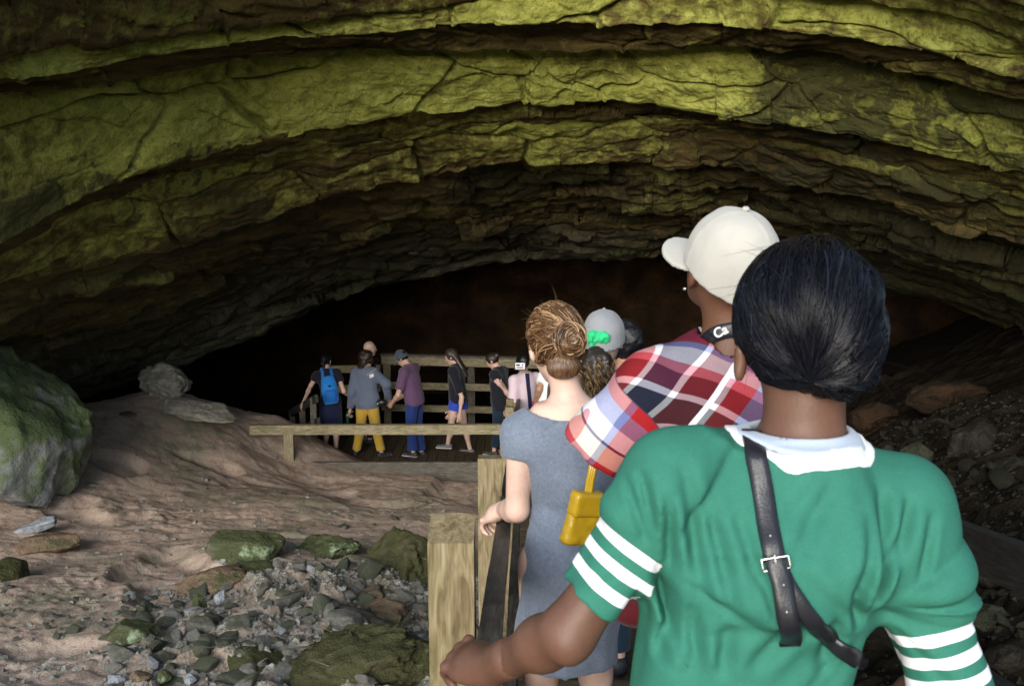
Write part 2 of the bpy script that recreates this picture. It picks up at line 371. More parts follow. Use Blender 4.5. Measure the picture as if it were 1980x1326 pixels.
CT3 += [(-6.8, 15.6, -4.2), (-4.6, 15.6, -4.0), (-3.4, 15.8, -4.5), (-4, 20, -5.2), (0, 20, -5.2), (4, 20, -4.6), (-9, 18, -4.5), (-1.5, 15, -4.5), (0.6, 16, -4.5),
        (0.75, 2, -2.45), (0.75, 6, -3.2), (0.75, 10, -3.9), (0.75, 13, -4.45), (-12, 13, -2.0), (-11, 6, -1.6), (-7, 4, -2.1), (-3, 0, -1.9), (-9, -3, -1.0), (0.6, -2, -1.9), (4, 0, -0.7), (5, 4, -1.0), (8, 8, -0.6), (9, 14, -0.9), (8, -3, -0.2), (-0.4, 4, -2.6), (-0.35, 8, -3.35)]
CT3 = np.array(CT3)
def tps_fit(pts):
    n = len(pts); d = np.linalg.norm(pts[:, None, :2]-pts[None, :, :2], axis=-1)
    Kk = np.where(d > 0, d*d*np.log(d+1e-9), 0)+np.eye(n)*0.05
    Q = np.c_[np.ones(n), pts[:, :2]]
    A = np.block([[Kk, Q], [Q.T, np.zeros((3, 3))]])
    return np.linalg.solve(A, np.r_[pts[:, 2], 0, 0, 0])
WT = tps_fit(CT3)
def tps(x, y):
    sh = x.shape; x = x.ravel(); y = y.ravel(); out = WT[-3]+WT[-2]*x+WT[-1]*y
    for i, c in enumerate(CT3):
        d2 = (x-c[0])**2+(y-c[1])**2; out = out+WT[i]*0.5*d2*np.log(d2+1e-12)
    return out.reshape(sh)
def rubble_mask(x, y):
    """where broken stone lies instead of soil"""
    n = fbm(np.stack([x*1.2, y*1.2, x*0+3], -1), 3)
    a = sstep(8.6, 7.6, y+0.5*n)*sstep(-2.75, -1.9, x+0.7*n)*sstep(0.6, -0.3, x)
    b = sstep(0.9, 1.6, x+0.4*n)
    c = 0.35*sstep(6.2, 5.6, y+0.5*n)*sstep(-0.2, 0.3, n+0.3)
    return np.clip(np.maximum(np.maximum(a, b), c), 0, 1)
def ground_z(x, y, detail=True):
    x = np.asarray(x, float); y = np.asarray(y, float)
    z = tps(x, y)
    far = sstep(13, 22, np.hypot(x, y-7))
    z = z*(1-far)+(-1.6+0.06*np.clip(-y, 0, 60)-4.0*sstep(10, 18, y))*far
    p = lambda a, c: np.stack([x*a, y*a, np.full_like(x, c)], -1)
    z = z+0.10*fbm(p(0.8, 1), 3)
    if detail:
        rb = rubble_mask(x, y)
        lay = fbm(np.stack([x*0.9+0.5*y, y*4.5-0.6*x, x*0], -1), 4)
        z = z+0.045*fbm(p(1.6, 5), 5, 0.55)+0.03*np.minimum(0, lay+0.22)*(1-rb)+0.05*rb*fbm(p(6, 7), 3)+0.018*fbm(p(9, 57), 4, 0.6)
        wq = 0.35*fbm(p(2.5, 61), 2); cr = cells(np.stack([x*4.2+wq, y*5.5+wq], -1), 20); z = z+rb*(0.085*cr[2][..., 0]*sstep(0.0, 0.13, cr[1])-0.03+0.05*(cr[3][..., 0]*(cr[2][..., 1]-.5)+cr[3][..., 1]*(cr[2][..., 2]-.5)))
        crum = sstep(0.0, 0.35, fbm(p(0.9, 77), 3)); z = z+crum*(0.030*np.abs(fbm(p(7, 83), 4, .6))+0.012*fbm(p(17, 91), 2))
        hol = fbm(p(1.3, 31), 2); z = z-0.12*sstep(0.25, 0.6, hol)
    return z
gx = np.unique(np.r_[np.linspace(-70, -9, 30), np.linspace(-9, -6, 50), np.linspace(-6, 1.2, 420), np.linspace(1.2, 4.5, 130), np.linspace(4.5, 10, 60), np.linspace(10, 70, 26)])
gy = np.unique(np.r_[np.linspace(-70, -4, 26), np.linspace(-4, 3, 40), np.linspace(3, 9, 300), np.linspace(9, 15, 200), np.linspace(15, 30, 50)])
GX, GY = np.meshgrid(gx, gy, indexing='ij')
GZ = ground_z(GX, GY)
mossn = fbm(np.stack([GX*0.9, GY*0.9, GX*0+40], -1), 4)
moss = np.clip(0.42+0.5*mossn+0.35*sstep(-1.6, -0.5, GX)*sstep(12.5, 8, GY), 0, 1)
forest = sstep(-2.5, -6, GY-0.0)
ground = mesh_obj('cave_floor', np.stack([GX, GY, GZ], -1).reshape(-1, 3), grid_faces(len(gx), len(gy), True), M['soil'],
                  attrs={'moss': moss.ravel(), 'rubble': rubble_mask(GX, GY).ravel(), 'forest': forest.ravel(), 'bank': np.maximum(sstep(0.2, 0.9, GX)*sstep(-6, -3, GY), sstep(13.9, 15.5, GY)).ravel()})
tag(ground, kind='structure')
# ------------------------------------------------------------------ marching a distance field into a mesh (naive surface nets)
def surface_nets(fn, lo, hi, h):
    lo = np.asarray(lo, np.float32); n = np.ceil((np.asarray(hi)-lo)/h).astype(int)+1
    ax = [lo[i]+h*np.arange(n[i], dtype=np.float32) for i in range(3)]
    # first on block centres, then point by point only in the blocks near the surface
    B = 4; nb_ = -(-n//B); bx = [lo[i]+h*(np.arange(nb_[i], dtype=np.float32)*B+(B-1)/2) for i in range(3)]
    Dc = np.asarray(fn(np.stack(np.meshgrid(*bx, indexing='ij'), -1).reshape(-1, 3)), np.float32).reshape(nb_)
    near = np.abs(Dc) < max(7.5*h, 0.02 if h < .02 else 0)
    full = np.repeat(np.repeat(np.repeat(near, B, 0), B, 1), B, 2)[:n[0], :n[1], :n[2]]
    D = np.repeat(np.repeat(np.repeat(Dc, B, 0), B, 1), B, 2)[:n[0], :n[1], :n[2]].copy()
    ii = np.argwhere(full)
    if len(ii): D[full] = fn((lo+h*ii).astype(np.float32))
    ins = D < 0
    c = [(a, b, d) for a in (0, 1) for b in (0, 1) for d in (0, 1)]
    sl = lambda A, o: A[o[0]:n[0]-1+o[0], o[1]:n[1]-1+o[1], o[2]:n[2]-1+o[2]]
    cnt = sum(sl(ins, o).astype(np.int8) for o in c)
    act = (cnt > 0) & (cnt < 8)
    idx = np.full(act.shape, -1, np.int64); ijk = np.argwhere(act); idx[act] = np.arange(len(ijk))
    acc = np.zeros((len(ijk), 3), np.float32); num = np.zeros(len(ijk), np.float32)
    val = {o: sl(D, o)[act] for o in c}
    for o in c:
        for k in range(3):
            if o[k] == 0:
                q = list(o); q[k] = 1; q = tuple(q)
                a, b = val[o], val[q]; m = (a < 0) != (b < 0)
                t = np.where(m, a/np.where(m, a-b, 1), 0)
                pt = np.tile(np.array(o, np.float32), (len(a), 1)); pt[:, k] += t
                acc[m] += pt[m]; num[m] += 1
    V = lo+h*(ijk+acc/num[:, None])
    F = []
    for k in range(3):
        a, b = [(1, 2), (2, 0), (0, 1)][k]
        s0 = [slice(1, -1)]*3; s0[k] = slice(0, n[k]-1); s1 = list(s0); s1[k] = slice(1, n[k])
        A = ins[tuple(s0)]; Bq = ins[tuple(s1)]
        e = np.argwhere(A != Bq)
        if not len(e): continue
        base = e.copy(); base[:, a] += 1; base[:, b] += 1
        flip = A[A != Bq]
        def cell(da, db):
            q = base.copy(); q[:, a] += da; q[:, b] += db; return idx[q[:, 0], q[:, 1], q[:, 2]]
        f = np.stack([cell(-1, -1), cell(0, -1), cell(0, 0), cell(-1, 0)], -1)
        f[~flip] = f[~flip][:, ::-1]; F.append(f)
    F = np.concatenate(F); F = F[(F >= 0).all(1)]
    # relax the cell steps along sharp edges (a shrink and a matching swell)
    a = np.concatenate([F[:, 0], F[:, 1], F[:, 2], F[:, 3]]); b = np.concatenate([F[:, 1], F[:, 2], F[:, 3], F[:, 0]]); nV = len(V)
    cn = np.bincount(a, minlength=nV)+np.bincount(b, minlength=nV)
    for lam in (.55, -.40, .55, -.40) if nV else ():
        av = np.stack([np.bincount(a, V[b, i], nV)+np.bincount(b, V[a, i], nV) for i in range(3)], -1)/np.maximum(cn, 1)[:, None]
        V = V+lam*(av-V)*(cn > 0)[:, None]
    return V, F

# ------------------------------------------------------------------ rocks
def rock(name, label, centre, size, mat, seed, rz=0.0, tilt=(0, 0), planes=16, rough=0.05, res=26, cat='rock', group=None, keep=()):
    """a broken block: an ellipsoid cut by random joints, with worn edges"""
    r = np.random.default_rng(seed)
    N = r.normal(size=(planes, 3)); N /= np.linalg.norm(N, axis=1, keepdims=True); Dp = r.uniform(0.62, 0.95, planes)
    for nx, ny, nz, dd in keep: N = np.r_[N, [np.array([nx, ny, nz])/np.linalg.norm([nx, ny, nz])]]; Dp = np.r_[Dp, dd]
    o3 = r.uniform(0, 50, 3)
    def fn(p):
        w = p+0.07*np.stack([fbm(p*2.1+o3, 2), fbm(p*2.1+o3+9, 2), fbm(p*2.1+o3+21, 2)], -1)
        d = np.linalg.norm(w, axis=-1)-1.05
        for n_, dd in zip(N, Dp):
            e = w@n_-dd; hh = np.maximum(0.028-np.abs(d-e), 0)/0.028; d = np.maximum(d, e)+hh*hh*0.007
        ly = fbm(np.stack([p[:, 0]*1.5, p[:, 1]*1.5, p[:, 2]*6], -1)+o3, 3)
        return d+rough*1.2*fbm(p*3+o3, 4)-rough*1.6*np.maximum(0, .12-np.abs(fbm(p*2.2+o3+7, 3)))*4+rough*0.8*np.abs(fbm(p*9+o3, 3))+rough*.6*ly
    V, F = surface_nets(fn, (-1.25,)*3, (1.25,)*3, 2.5/res)
    o = mesh_obj(name, V*np.asarray(size), F, mat)
    o.location = tuple(map(float, centre)); o.rotation_euler = (tilt[0], tilt[1], rz)
    return tag(o, label, cat, group)
def on_ground(px, py, Y, dz=0.0):
    p = at(px, py, Y); p[2] = float(ground_z(p[0], p[1], False))+dz; return p
rock('boulder', 'large green and grey mossy boulder standing where the cave roof meets the floor', at(-14, 838, 10.35), (0.98, 0.9, 0.9), M['boulder_stone'], 3, 0.0, rough=0.05, res=64, planes=6, cat='boulder', keep=((1, -.15, .85, .60), (1, -.35, -.15, .80), (.25, -1, .45, .66), (-.5, -1, .1, .7), (0, 0, -1, .8)))
rock('rock', 'pale knobbly rock crowning the dirt mound under the roof edge', at(312, 742, 13.6), (0.36, 0.34, 0.27), M['pale_stone'], 5, 0.2, (0, 0.25), rough=0.12, res=40)
rock('ledge_rock', 'long cream ledge of rock sticking out of the mound below its top', at(372, 792, 13.15), (0.62, 0.32, 0.13), M['pale_stone'], 8, -0.1, (0.2, 0.12), rough=0.10, res=40)
rock('moss_rock', 'long green moss covered block lying on the dirt slope', at(478, 1058, 8.2), (0.36, 0.24, 0.17), M['moss_stone'], 11, -0.06, (0.1, 0.05), rough=0.05, res=44, planes=7, keep=((1, -.2, .1, .8), (0, 0, 1, .75), (0, -1, .2, .8), (-1, 0, 0.2, .9)))
rock('rock', 'grey green flat rock half buried just under the mossy block', at(505, 1108, 7.75), (0.26, 0.2, 0.09), M['moss_stone'], 12, 0.3, (0.1, 0.1), res=32)
rock('rock', 'earth dusted hump of rock in front of the mossy block', at(425, 1125, 7.5), (0.34, 0.24, 0.12), M['brown_stone'], 15, 0.1, rough=0.08, res=36)
rock('moss_boulder', 'big dark mossy boulder with a pale lichen patch beside the near post', at(722, 1290, 5.35), (0.46, 0.42, 0.24), M['dark_moss_stone'], 21, 0.25, (0.15, 0.05), rough=0.10, res=64, planes=14, cat='boulder')
rock('slab', 'light grey splinter of flat stone lying on bare dirt', at(72, 1015, 9.1), (0.21, 0.085, 0.06), M['slab_stone'], 31, 0.25, (0.25, -0.22), rough=0.03, res=30, planes=6, keep=((1, 0, 0, .8), (0, -1, 0, .75), (0, 0, 1, .7)))
rock('rock', 'brown rounded rock just below the grey splinter', at(98, 1052, 8.6), (0.27, 0.2, 0.11), M['brown_stone'], 33, 0.1, rough=0.05, res=32)
rock('rock', 'dark brown rock below the brown rounded one at the slope foot', at(8, 1112, 7.6), (0.24, 0.2, 0.17), M['dark_moss_stone'], 35, res=30)
rock('rock', 'upright green stone like a leaf at the top of the rubble', at(384, 1176, 6.75), (0.06, 0.09, 0.13), M['moss_stone'], 37, 0.2, (0, 0.1), res=28)
rock('rock', 'mossy rock swelling out of the dirt under the long handrail', at(630, 1062, 8.7), (0.3, 0.25, 0.13), M['moss_stone'], 39, 0.3, res=40, rough=.10)
rock('rock', 'dark mossy rock face leaning beside the near post', at(795, 1095, 8.0), (0.42, 0.42, 0.30), M['dark_moss_stone'], 41, 0.5, (0.1, -0.3), res=48, rough=.10)
rock('rock', 'brown rock above the fallen log', at(745, 1195, 6.6), (0.24, 0.2, 0.10), M['brown_stone'], 43, -0.2, (0, 0.2), res=34)
rock('rock', 'small rust brown rock wedged above the brown rock', at(715, 1150, 7.1), (0.13, 0.1, 0.06), M['brown_stone'], 44, 0.1, (0, -0.2), res=28)
rock('rock', 'mossy stone on the dirt under the rubble', at(255, 1225, 6.05), (0.18, 0.14, 0.09), M['moss_stone'], 45, 0.1, res=32)
rock('rock', 'dark overhanging rock at the hollow in the rubble', at(495, 1290, 5.45), (0.24, 0.2, 0.12), M['dark_moss_stone'], 47, -0.3, (0, 0.3), res=34)
rock('stone', 'tan brown rounded stone leftmost in the row under the rubble', at(270, 1312, 5.2), (0.065, 0.06, 0.05), M['brown_stone'], 51, res=26, cat='stone')
rock('stone', 'yellow green stone between a tan and a grey stone', at(316, 1306, 5.2), (0.048, 0.045, 0.04), M['moss_stone'], 52, res=26, cat='stone')
rock('stone', 'blue grey stone beside the yellow green one', at(368, 1312, 5.2), (0.036, 0.036, 0.032), M['slab_stone'], 53, res=26, cat='stone')
rock('stone', 'grey wedge stone beside the tan rounded one', at(225, 1312, 5.2), (0.05, 0.04, 0.035), M['slab_stone'], 57, 0.4, res=26, cat='stone')
rock('stone', 'pale upright flake beside the leaf shaped green stone', at(425, 1153, 6.75), (0.045, 0.025, 0.06), M['slab_stone'], 54, 0.5, (0, 0.4), res=26, cat='stone')
rock('stone', 'pale flat stone close to the mossy boulder on the dirt', at(172, 938, 10.9), (0.12, 0.09, 0.045), M['pale_stone'], 55, res=26, cat='stone')
rock('stone', 'small dark stone on the slope between mound and boulder', at(247, 802, 12.8), (0.11, 0.09, 0.06), M['brown_stone'], 56, res=26, cat='stone')
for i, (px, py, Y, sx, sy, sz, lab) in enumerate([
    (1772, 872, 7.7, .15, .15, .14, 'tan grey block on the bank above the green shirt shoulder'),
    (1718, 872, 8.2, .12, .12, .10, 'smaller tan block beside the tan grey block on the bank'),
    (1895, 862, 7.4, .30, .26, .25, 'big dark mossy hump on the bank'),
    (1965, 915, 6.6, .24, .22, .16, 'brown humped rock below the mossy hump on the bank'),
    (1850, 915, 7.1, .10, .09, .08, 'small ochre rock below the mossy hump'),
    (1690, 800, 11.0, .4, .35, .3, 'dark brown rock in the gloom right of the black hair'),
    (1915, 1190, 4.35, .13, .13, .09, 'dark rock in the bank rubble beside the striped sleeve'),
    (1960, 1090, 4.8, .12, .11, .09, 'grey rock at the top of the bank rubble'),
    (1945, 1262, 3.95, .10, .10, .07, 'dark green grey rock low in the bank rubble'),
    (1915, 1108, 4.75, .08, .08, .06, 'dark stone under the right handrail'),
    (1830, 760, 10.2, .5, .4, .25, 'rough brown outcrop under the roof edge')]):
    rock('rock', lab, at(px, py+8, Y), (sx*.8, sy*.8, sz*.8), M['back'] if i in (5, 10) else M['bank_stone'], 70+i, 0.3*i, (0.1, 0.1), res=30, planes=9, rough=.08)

# loose stones one can count: hulls shared between copies
def hull_mesh(seed, n=16):
    r = np.random.default_rng(seed); bm = bmesh.new()
    for _ in range(n):
        v = r.normal(size=3); v /= np.linalg.norm(v); v = v*r.uniform(0.75, 1.0)
        bm.verts.new(tuple(v*np.array([1, 0.75, 0.5])))
    bmesh.ops.convex_hull(bm, input=bm.verts)
    for v in [v for v in bm.verts if not v.link_faces]: bm.verts.remove(v)
    bmesh.ops.bevel(bm, geom=bm.edges[:]+bm.verts[:], offset=0.05, segments=1, affect='EDGES')
    me = bpy.data.meshes.new('stone'); bm.to_mesh(me); bm.free(); return me
HULL = []
for i in range(10):
    me = hull_mesh(200+i); me.materials.append(M['rubble_stone']); HULL.append(me)
PALE = [m.copy() for m in HULL[:4]]
for m in PALE: m.materials.clear(); m.materials.append(M['rubble_pale'])
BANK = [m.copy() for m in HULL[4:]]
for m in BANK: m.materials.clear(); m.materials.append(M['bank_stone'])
LAND = []
def landmark(px, py, Y, phrase): LAND.append((at(px, py, Y), phrase))
for l_ in ((478, 1058, 8.2, 'the mossy block'), (722, 1290, 5.35, 'the big mossy boulder'), (98, 1052, 8.6, 'the brown rounded rock'), (384, 1176, 6.75, 'the leaf shaped stone'), (795, 1095, 8.0, 'the mossy rock by the post'),
           (745, 1195, 6.6, 'the brown rock above the log'), (255, 1225, 6.05, 'the mossy stone on the dirt'), (425, 1125, 7.5, 'the earthy hump of rock'), (495, 1290, 5.45, 'the overhanging rock'), (505, 1108, 7.75, 'the half buried flat rock'),
           (300, 1312, 5.2, 'the row of rounded stones'), (270, 930, 10.9, 'the bare slope below the mound'), (15, 835, 10.35, 'the left boulder'), (72, 1015, 9.1, 'the grey splinter'), (650, 1000, 10.5, 'the dirt under the long beam'),
           (1915, 1190, 4.35, 'the dark rock by the sleeve'), (1960, 1090, 4.8, 'the grey rock atop the rubble'), (1945, 1262, 3.95, 'the low dark green rock'), (1915, 1108, 4.75, 'the stone under the handrail'),
           (1772, 872, 7.7, 'the tan grey block'), (1895, 862, 7.4, 'the mossy hump'), (1965, 915, 6.6, 'the brown humped rock'), (1850, 915, 7.1, 'the ochre rock')): landmark(*l_)
def where_is(p):
    q, ph_ = min(LAND, key=lambda l: np.hypot(l[0][0]-p[0], l[0][1]-p[1])); dx, dy = p[0]-q[0], p[1]-q[1]
    far = ''
    return far+(('to the right of ' if dx > 0 else 'to the left of ') if abs(dx) > abs(dy) else ('beyond ' if dy > 0 else 'in front of '))+ph_
def scatter(n, fn, meshes, sizes, label, group, name='stone', sink=0.12):
    r = np.random.default_rng(n+17); k = 0; done = []
    while k < n:
        px, py = fn(r)
        # find where the line of sight meets the ground
        Ys = np.linspace(3.2, 14, 160); pts = np.stack([at(px, py, y) for y in Ys]); gz = ground_z(pts[:, 0], pts[:, 1])
        hit = np.argmax(pts[:, 2] < gz)
        if pts[hit, 2] >= gz[hit]: continue
        p = pts[hit]; s = r.uniform(*sizes)*(1 if r.random() < 0.75 else 1.5)
        if any((p[0]-q[0])**2+(p[1]-q[1])**2 < (0.55*(s+q[2]))**2 for q in done): 
            if r.random() < 0.9: continue
        done.append((p[0], p[1], s))
        o = bpy.data.objects.new(name, meshes[r.integers(len(meshes))]); COL.objects.link(o)
        o.location = (p[0], p[1], float(gz[hit])+s*sink); o.scale = (s, s*r.uniform(0.6, 1.1), s*r.uniform(0.6, 1.2))
        o.rotation_euler = (r.uniform(-0.6, 0.6), r.uniform(-0.6, 0.6), r.uniform(0, 6.28))
        shp = 'tall' if o.scale[2] > 1.05*s else 'flat' if o.scale[2] < .82*s else 'blocky'; sz_ = 'large' if s > sizes[0]+.72*(sizes[1]*1.2-sizes[0]) else 'small' if s < sizes[0]+.3*(sizes[1]-sizes[0]) else 'middling'
        tag(o, f'{sz_} {shp} {label} {where_is(p)}', 'stone', group); k += 1
def left_patch(r):
    while True:
        px, py = r.uniform(190, 830), r.uniform(1095, 1326)
        if py > 1120+0.10*abs(px-520)-40*(px > 500) and (py < 1275 or px > 420 or r.random() < .4): return px, py
scatter(125, left_patch, HULL, (0.05, 0.125), 'grey green stone', 'stones in the rubble left of the near post')
scatter(24, left_patch, PALE, (0.028, 0.06), 'pale bluish stone flake', 'pale flakes on the rubble')
scatter(22, lambda r: (r.uniform(0, 260), r.uniform(1120, 1260)), HULL, (0.03, 0.06), 'dusty grey stone', 'stones in the heap at the slope foot')
scatter(9, lambda r: (r.uniform(150, 640), r.uniform(880, 1080)), PALE, (0.03, 0.05), 'pale loose stone', 'pale stones on the bare dirt')
scatter(10, lambda r: (r.uniform(560, 820), r.uniform(990, 1150)), HULL, (0.04, 0.09), 'half sunk stone', 'stones sunk in the dirt by the posts')
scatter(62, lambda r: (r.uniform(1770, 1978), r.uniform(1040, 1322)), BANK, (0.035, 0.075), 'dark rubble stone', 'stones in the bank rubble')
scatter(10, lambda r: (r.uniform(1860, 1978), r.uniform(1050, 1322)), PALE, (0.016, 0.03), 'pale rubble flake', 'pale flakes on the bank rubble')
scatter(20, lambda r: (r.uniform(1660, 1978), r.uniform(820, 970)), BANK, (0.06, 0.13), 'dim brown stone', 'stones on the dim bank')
# grit too small to pick apart
def grit(name, n, fn, lo, hi, mat, seed):
    r = np.random.default_rng(seed); xy = fn(r, n); z = ground_z(xy[:, 0], xy[:, 1])
    base = np.array([(1, 0, -.3), (-.5, .8, -.3), (-.6, -.7, -.2), (.1, .1, .6), (.3, -.6, .3), (-.4, .3, .4)], np.float32)
    tri = np.array([(0, 1, 3), (1, 5, 3), (5, 2, 4), (5, 4, 3), (2, 0, 4), (0, 3, 4), (1, 2, 5), (0, 2, 1)])
    s = lo*(hi/lo)**r.random(n)**1.6; a = r.uniform(0, 6.28, n)
    pts = base[None]*s[:, None, None]*r.uniform(0.7, 1.3, (n, 6, 3)); ca, sa = np.cos(a)[:, None], np.sin(a)[:, None]
    q = np.stack([pts[..., 0]*ca-pts[..., 1]*sa, pts[..., 0]*sa+pts[..., 1]*ca, pts[..., 2]], -1)
    q += np.stack([xy[:, 0], xy[:, 1], z], -1)[:, None]
    f = (tri[None]+6*np.arange(n)[:, None, None]).reshape(-1, 3)
    tag(mesh_obj(name, q.reshape(-1, 3), f, mat, smooth=False), kind='stuff')
def left_xy(r, n):
    o = []
    while len(o) < n:
        x, y = r.uniform(-4.2, -0.2, n*3), r.uniform(4.6, 11.5, n*3)
        w = rubble_mask(x, y)*0.9+0.03+0.03*(y < 7.5); o += list(np.stack([x, y], -1)[r.random(n*3) < w])
    return np.array(o[:n])
grit('gravel', 5500, left_xy, 0.007, 0.05, M['rubble_stone'], 1)
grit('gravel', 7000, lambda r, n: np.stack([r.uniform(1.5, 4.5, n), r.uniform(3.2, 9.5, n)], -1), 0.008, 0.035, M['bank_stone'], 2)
grit('pebbles', 1500, lambda r, n: np.stack([r.uniform(-6, -0.2, n), r.uniform(8, 13.3, n)], -1), 0.006, 0.02, M['brown_stone'], 3)
# ------------------------------------------------------------------ timber
def wood(name, c1, c2, c3, rough=0.75, grain=1.0, moss=0.25):
    g = G(name, rough, 0.25)
    off = g.comb(g.math('MULTIPLY', g.rnd(), 13), g.math('MULTIPLY', g.rnd(), 29), 0)
    v = g.mapping((3.0, 3.0, 0.55), loc=off)
    ring = g.noise(14*grain, 5, 0.55, v, 1.2); fib = g.noise(60, 3, 0.6, g.mapping((3, 3, 0.12), loc=off)); bl = g.noise(3.2, 4, 0.6, g.mapping((1, 1, 1), loc=off))
    c = g.ramp(ring, [(0.32, c1), (0.5, c2), (0.68, c3)])
    c = g.mix(g.math('MULTIPLY', g.ramp(fib, [(0.3, 1.0), (0.55, 0.0)]), 0.5), c, tuple(x*0.45 for x in c1))
    c = g.mix(g.math('MULTIPLY', g.ramp(bl, [(0.5, 0.0), (0.7, 1.0)]), moss), c, (0.10, 0.10, 0.035))
    g.color(c).bump(ring, 0.25, 0.004).bump(fib, 0.4, 0.002); M[name] = g.m; return g.m
wood('timber', (0.105, 0.076, 0.037), (0.19, 0.148, 0.080), (0.27, 0.22, 0.135), moss=0.5)
wood('rail_timber', (0.15, 0.12, 0.07), (0.27, 0.23, 0.14), (0.38, 0.335, 0.22), moss=0.5)
wood('dark_timber', (0.025, 0.022, 0.018), (0.05, 0.045, 0.038), (0.085, 0.078, 0.068), rough=0.5, moss=0.1)
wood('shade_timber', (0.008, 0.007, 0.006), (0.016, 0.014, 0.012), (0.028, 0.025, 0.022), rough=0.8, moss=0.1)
wood('grey_timber', (0.06, 0.052, 0.042), (0.11, 0.098, 0.08), (0.17, 0.155, 0.13))
wood('tread_timber', (0.04, 0.028, 0.017), (0.075, 0.055, 0.033), (0.11, 0.085, 0.055))
def timber(name, p, q, w, d, mat, parent=None, up=(0, 0, 1), bev=0.006, seed=0, top_slope=0.0):
    """a sawn board from p to q, w wide (sideways) and d deep (along up); its grain runs along its own z axis"""
    p, q = Vector(p), Vector(q); L = (q-p).length; z = (q-p).normalized(); u = Vector(up)
    if abs(z.dot(u)) > 0.95: u = Vector((0, 1, 0))
    x = u.cross(z).normalized(); y = z.cross(x).normalized()
    bm = bmesh.new(); r = random.Random(seed+int(L*1000)); nz = max(2, int(L/0.25))
    rings = []
    for i in range(nz+1):
        jx, jy = r.uniform(-.0015, .0015), r.uniform(-.0015, .0015)
        rings.append([bm.verts.new((sx*w/2+jx, sy*d/2+jy, i/nz*L+(top_slope*sy*d/2 if i == nz else 0))) for sx, sy in ((-1, -1), (1, -1), (1, 1), (-1, 1))])
    for a, b in zip(rings, rings[1:]):
        for k in range(4): bm.faces.new((a[k], a[(k+1) % 4], b[(k+1) % 4], b[k]))
    bm.faces.new(rings[0][::-1]); bm.faces.new(rings[-1])
    sharp = [e for e in bm.edges if len(e.link_faces) == 2 and e.calc_face_angle() > 0.6]
    bmesh.ops.bevel(bm, geom=sharp, offset=bev, segments=2, affect='EDGES', profile=0.6)
    me = bpy.data.meshes.new(name); bm.to_mesh(me); bm.free(); me.materials.append(mat)
    for f in me.polygons: f.use_smooth = False
    o = bpy.data.objects.new(name, me); COL.objects.link(o)
    R = Matrix((x, y, z)).transposed().to_4x4(); R.translation = p
    if parent: R = Matrix.Translation(-Vector(parent.location)) @ R; o.parent = parent
    o.matrix_basis = R
    return o

# the left handrail down the walkway
RX = lambda y: -0.105+0.027*(y-1.0) if y < 6 else 0.03
def rail_z(y): return -0.655-0.174*y
hr = tag(empty('handrail', (-0.1, 2.0, floor_z(2.0))), 'dark wooden handrail with pale posts running down the left of the walkway', 'handrail')
p1 = at(866, 1040, 2.04)
timber('post', (-0.130, 2.06, floor_z(2.06)-0.5), (-0.130, 2.06, p1[2]+0.014), 0.098, 0.094, M['timber'], hr, bev=0.005, seed=3, top_slope=0.35)
p2 = at(945, 888, 3.86)
timber('post', (-0.088, 3.9, floor_z(3.9)-0.5), (-0.088, 3.9, p2[2]), 0.096, 0.094, M['timber'], hr, bev=0.012, seed=5, top_slope=-0.1)
for y in (6.2, 8.6, 11.0, 13.2):
    timber('post', (-0.03, y, floor_z(y)-0.5), (-0.03, y, rail_z(y)+0.1), 0.094, 0.094, M['timber'], hr, seed=int(y*10))
timber('rail', (-0.064, 0.9, rail_z(0.9)), (0.08, 13.3, rail_z(13.3)), 0.03, 0.13, M['dark_timber'], hr, seed=1)
timber('rail', (-0.03, 0.9, rail_z(0.9)-0.42), (0.112, 13.3, rail_z(13.3)-0.42), 0.04, 0.14, M['dark_timber'], hr, seed=2)
timber('cap_rail', (-0.056, 0.9, rail_z(0.9)+0.08), (0.088, 13.3, rail_z(13.3)+0.08), 0.048, 0.028, M['dark_timber'], hr, seed=4)
# the right handrail
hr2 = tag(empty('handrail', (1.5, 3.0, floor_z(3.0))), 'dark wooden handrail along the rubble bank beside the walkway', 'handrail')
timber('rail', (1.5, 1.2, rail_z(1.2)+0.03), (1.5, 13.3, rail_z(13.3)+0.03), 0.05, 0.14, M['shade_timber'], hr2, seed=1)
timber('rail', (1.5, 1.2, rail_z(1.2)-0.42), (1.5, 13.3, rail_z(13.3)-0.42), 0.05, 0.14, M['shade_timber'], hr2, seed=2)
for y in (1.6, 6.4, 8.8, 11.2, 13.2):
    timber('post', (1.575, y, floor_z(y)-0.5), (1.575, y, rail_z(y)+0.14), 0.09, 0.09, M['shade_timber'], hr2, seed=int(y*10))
# the walkway: long shallow timber steps
wk = tag(empty('walkway', (0.75, 6, floor_z(6))), 'wooden stepped walkway leading down from the cave mouth to the platform', 'stairs')
y = -2.1; k = 0
while y < 13.2:
    z = floor_z(y+0.45)
    for j in range(6):
        timber('tread', (0.03, y+0.075+0.15*j, z-0.02), (1.44, y+0.075+0.15*j, z-0.02), 0.038, 0.143, M['tread_timber'], wk, up=(0, 1, 0), seed=k*7+j, bev=0.004)
    timber('riser', (0.03, y+0.92, z-0.12), (1.44, y+0.92, z-0.12), 0.03, 0.15, M['tread_timber'], wk, seed=k+900, bev=0.004)
    y += 0.9; k += 1
for x in (0.0, 1.47): timber('stringer', (x, -2.1, floor_z(-2.1)-0.16), (x, 13.2, floor_z(13.2)-0.16), 0.045, 0.24, M['dark_timber'], wk, seed=int(x*10)+31)

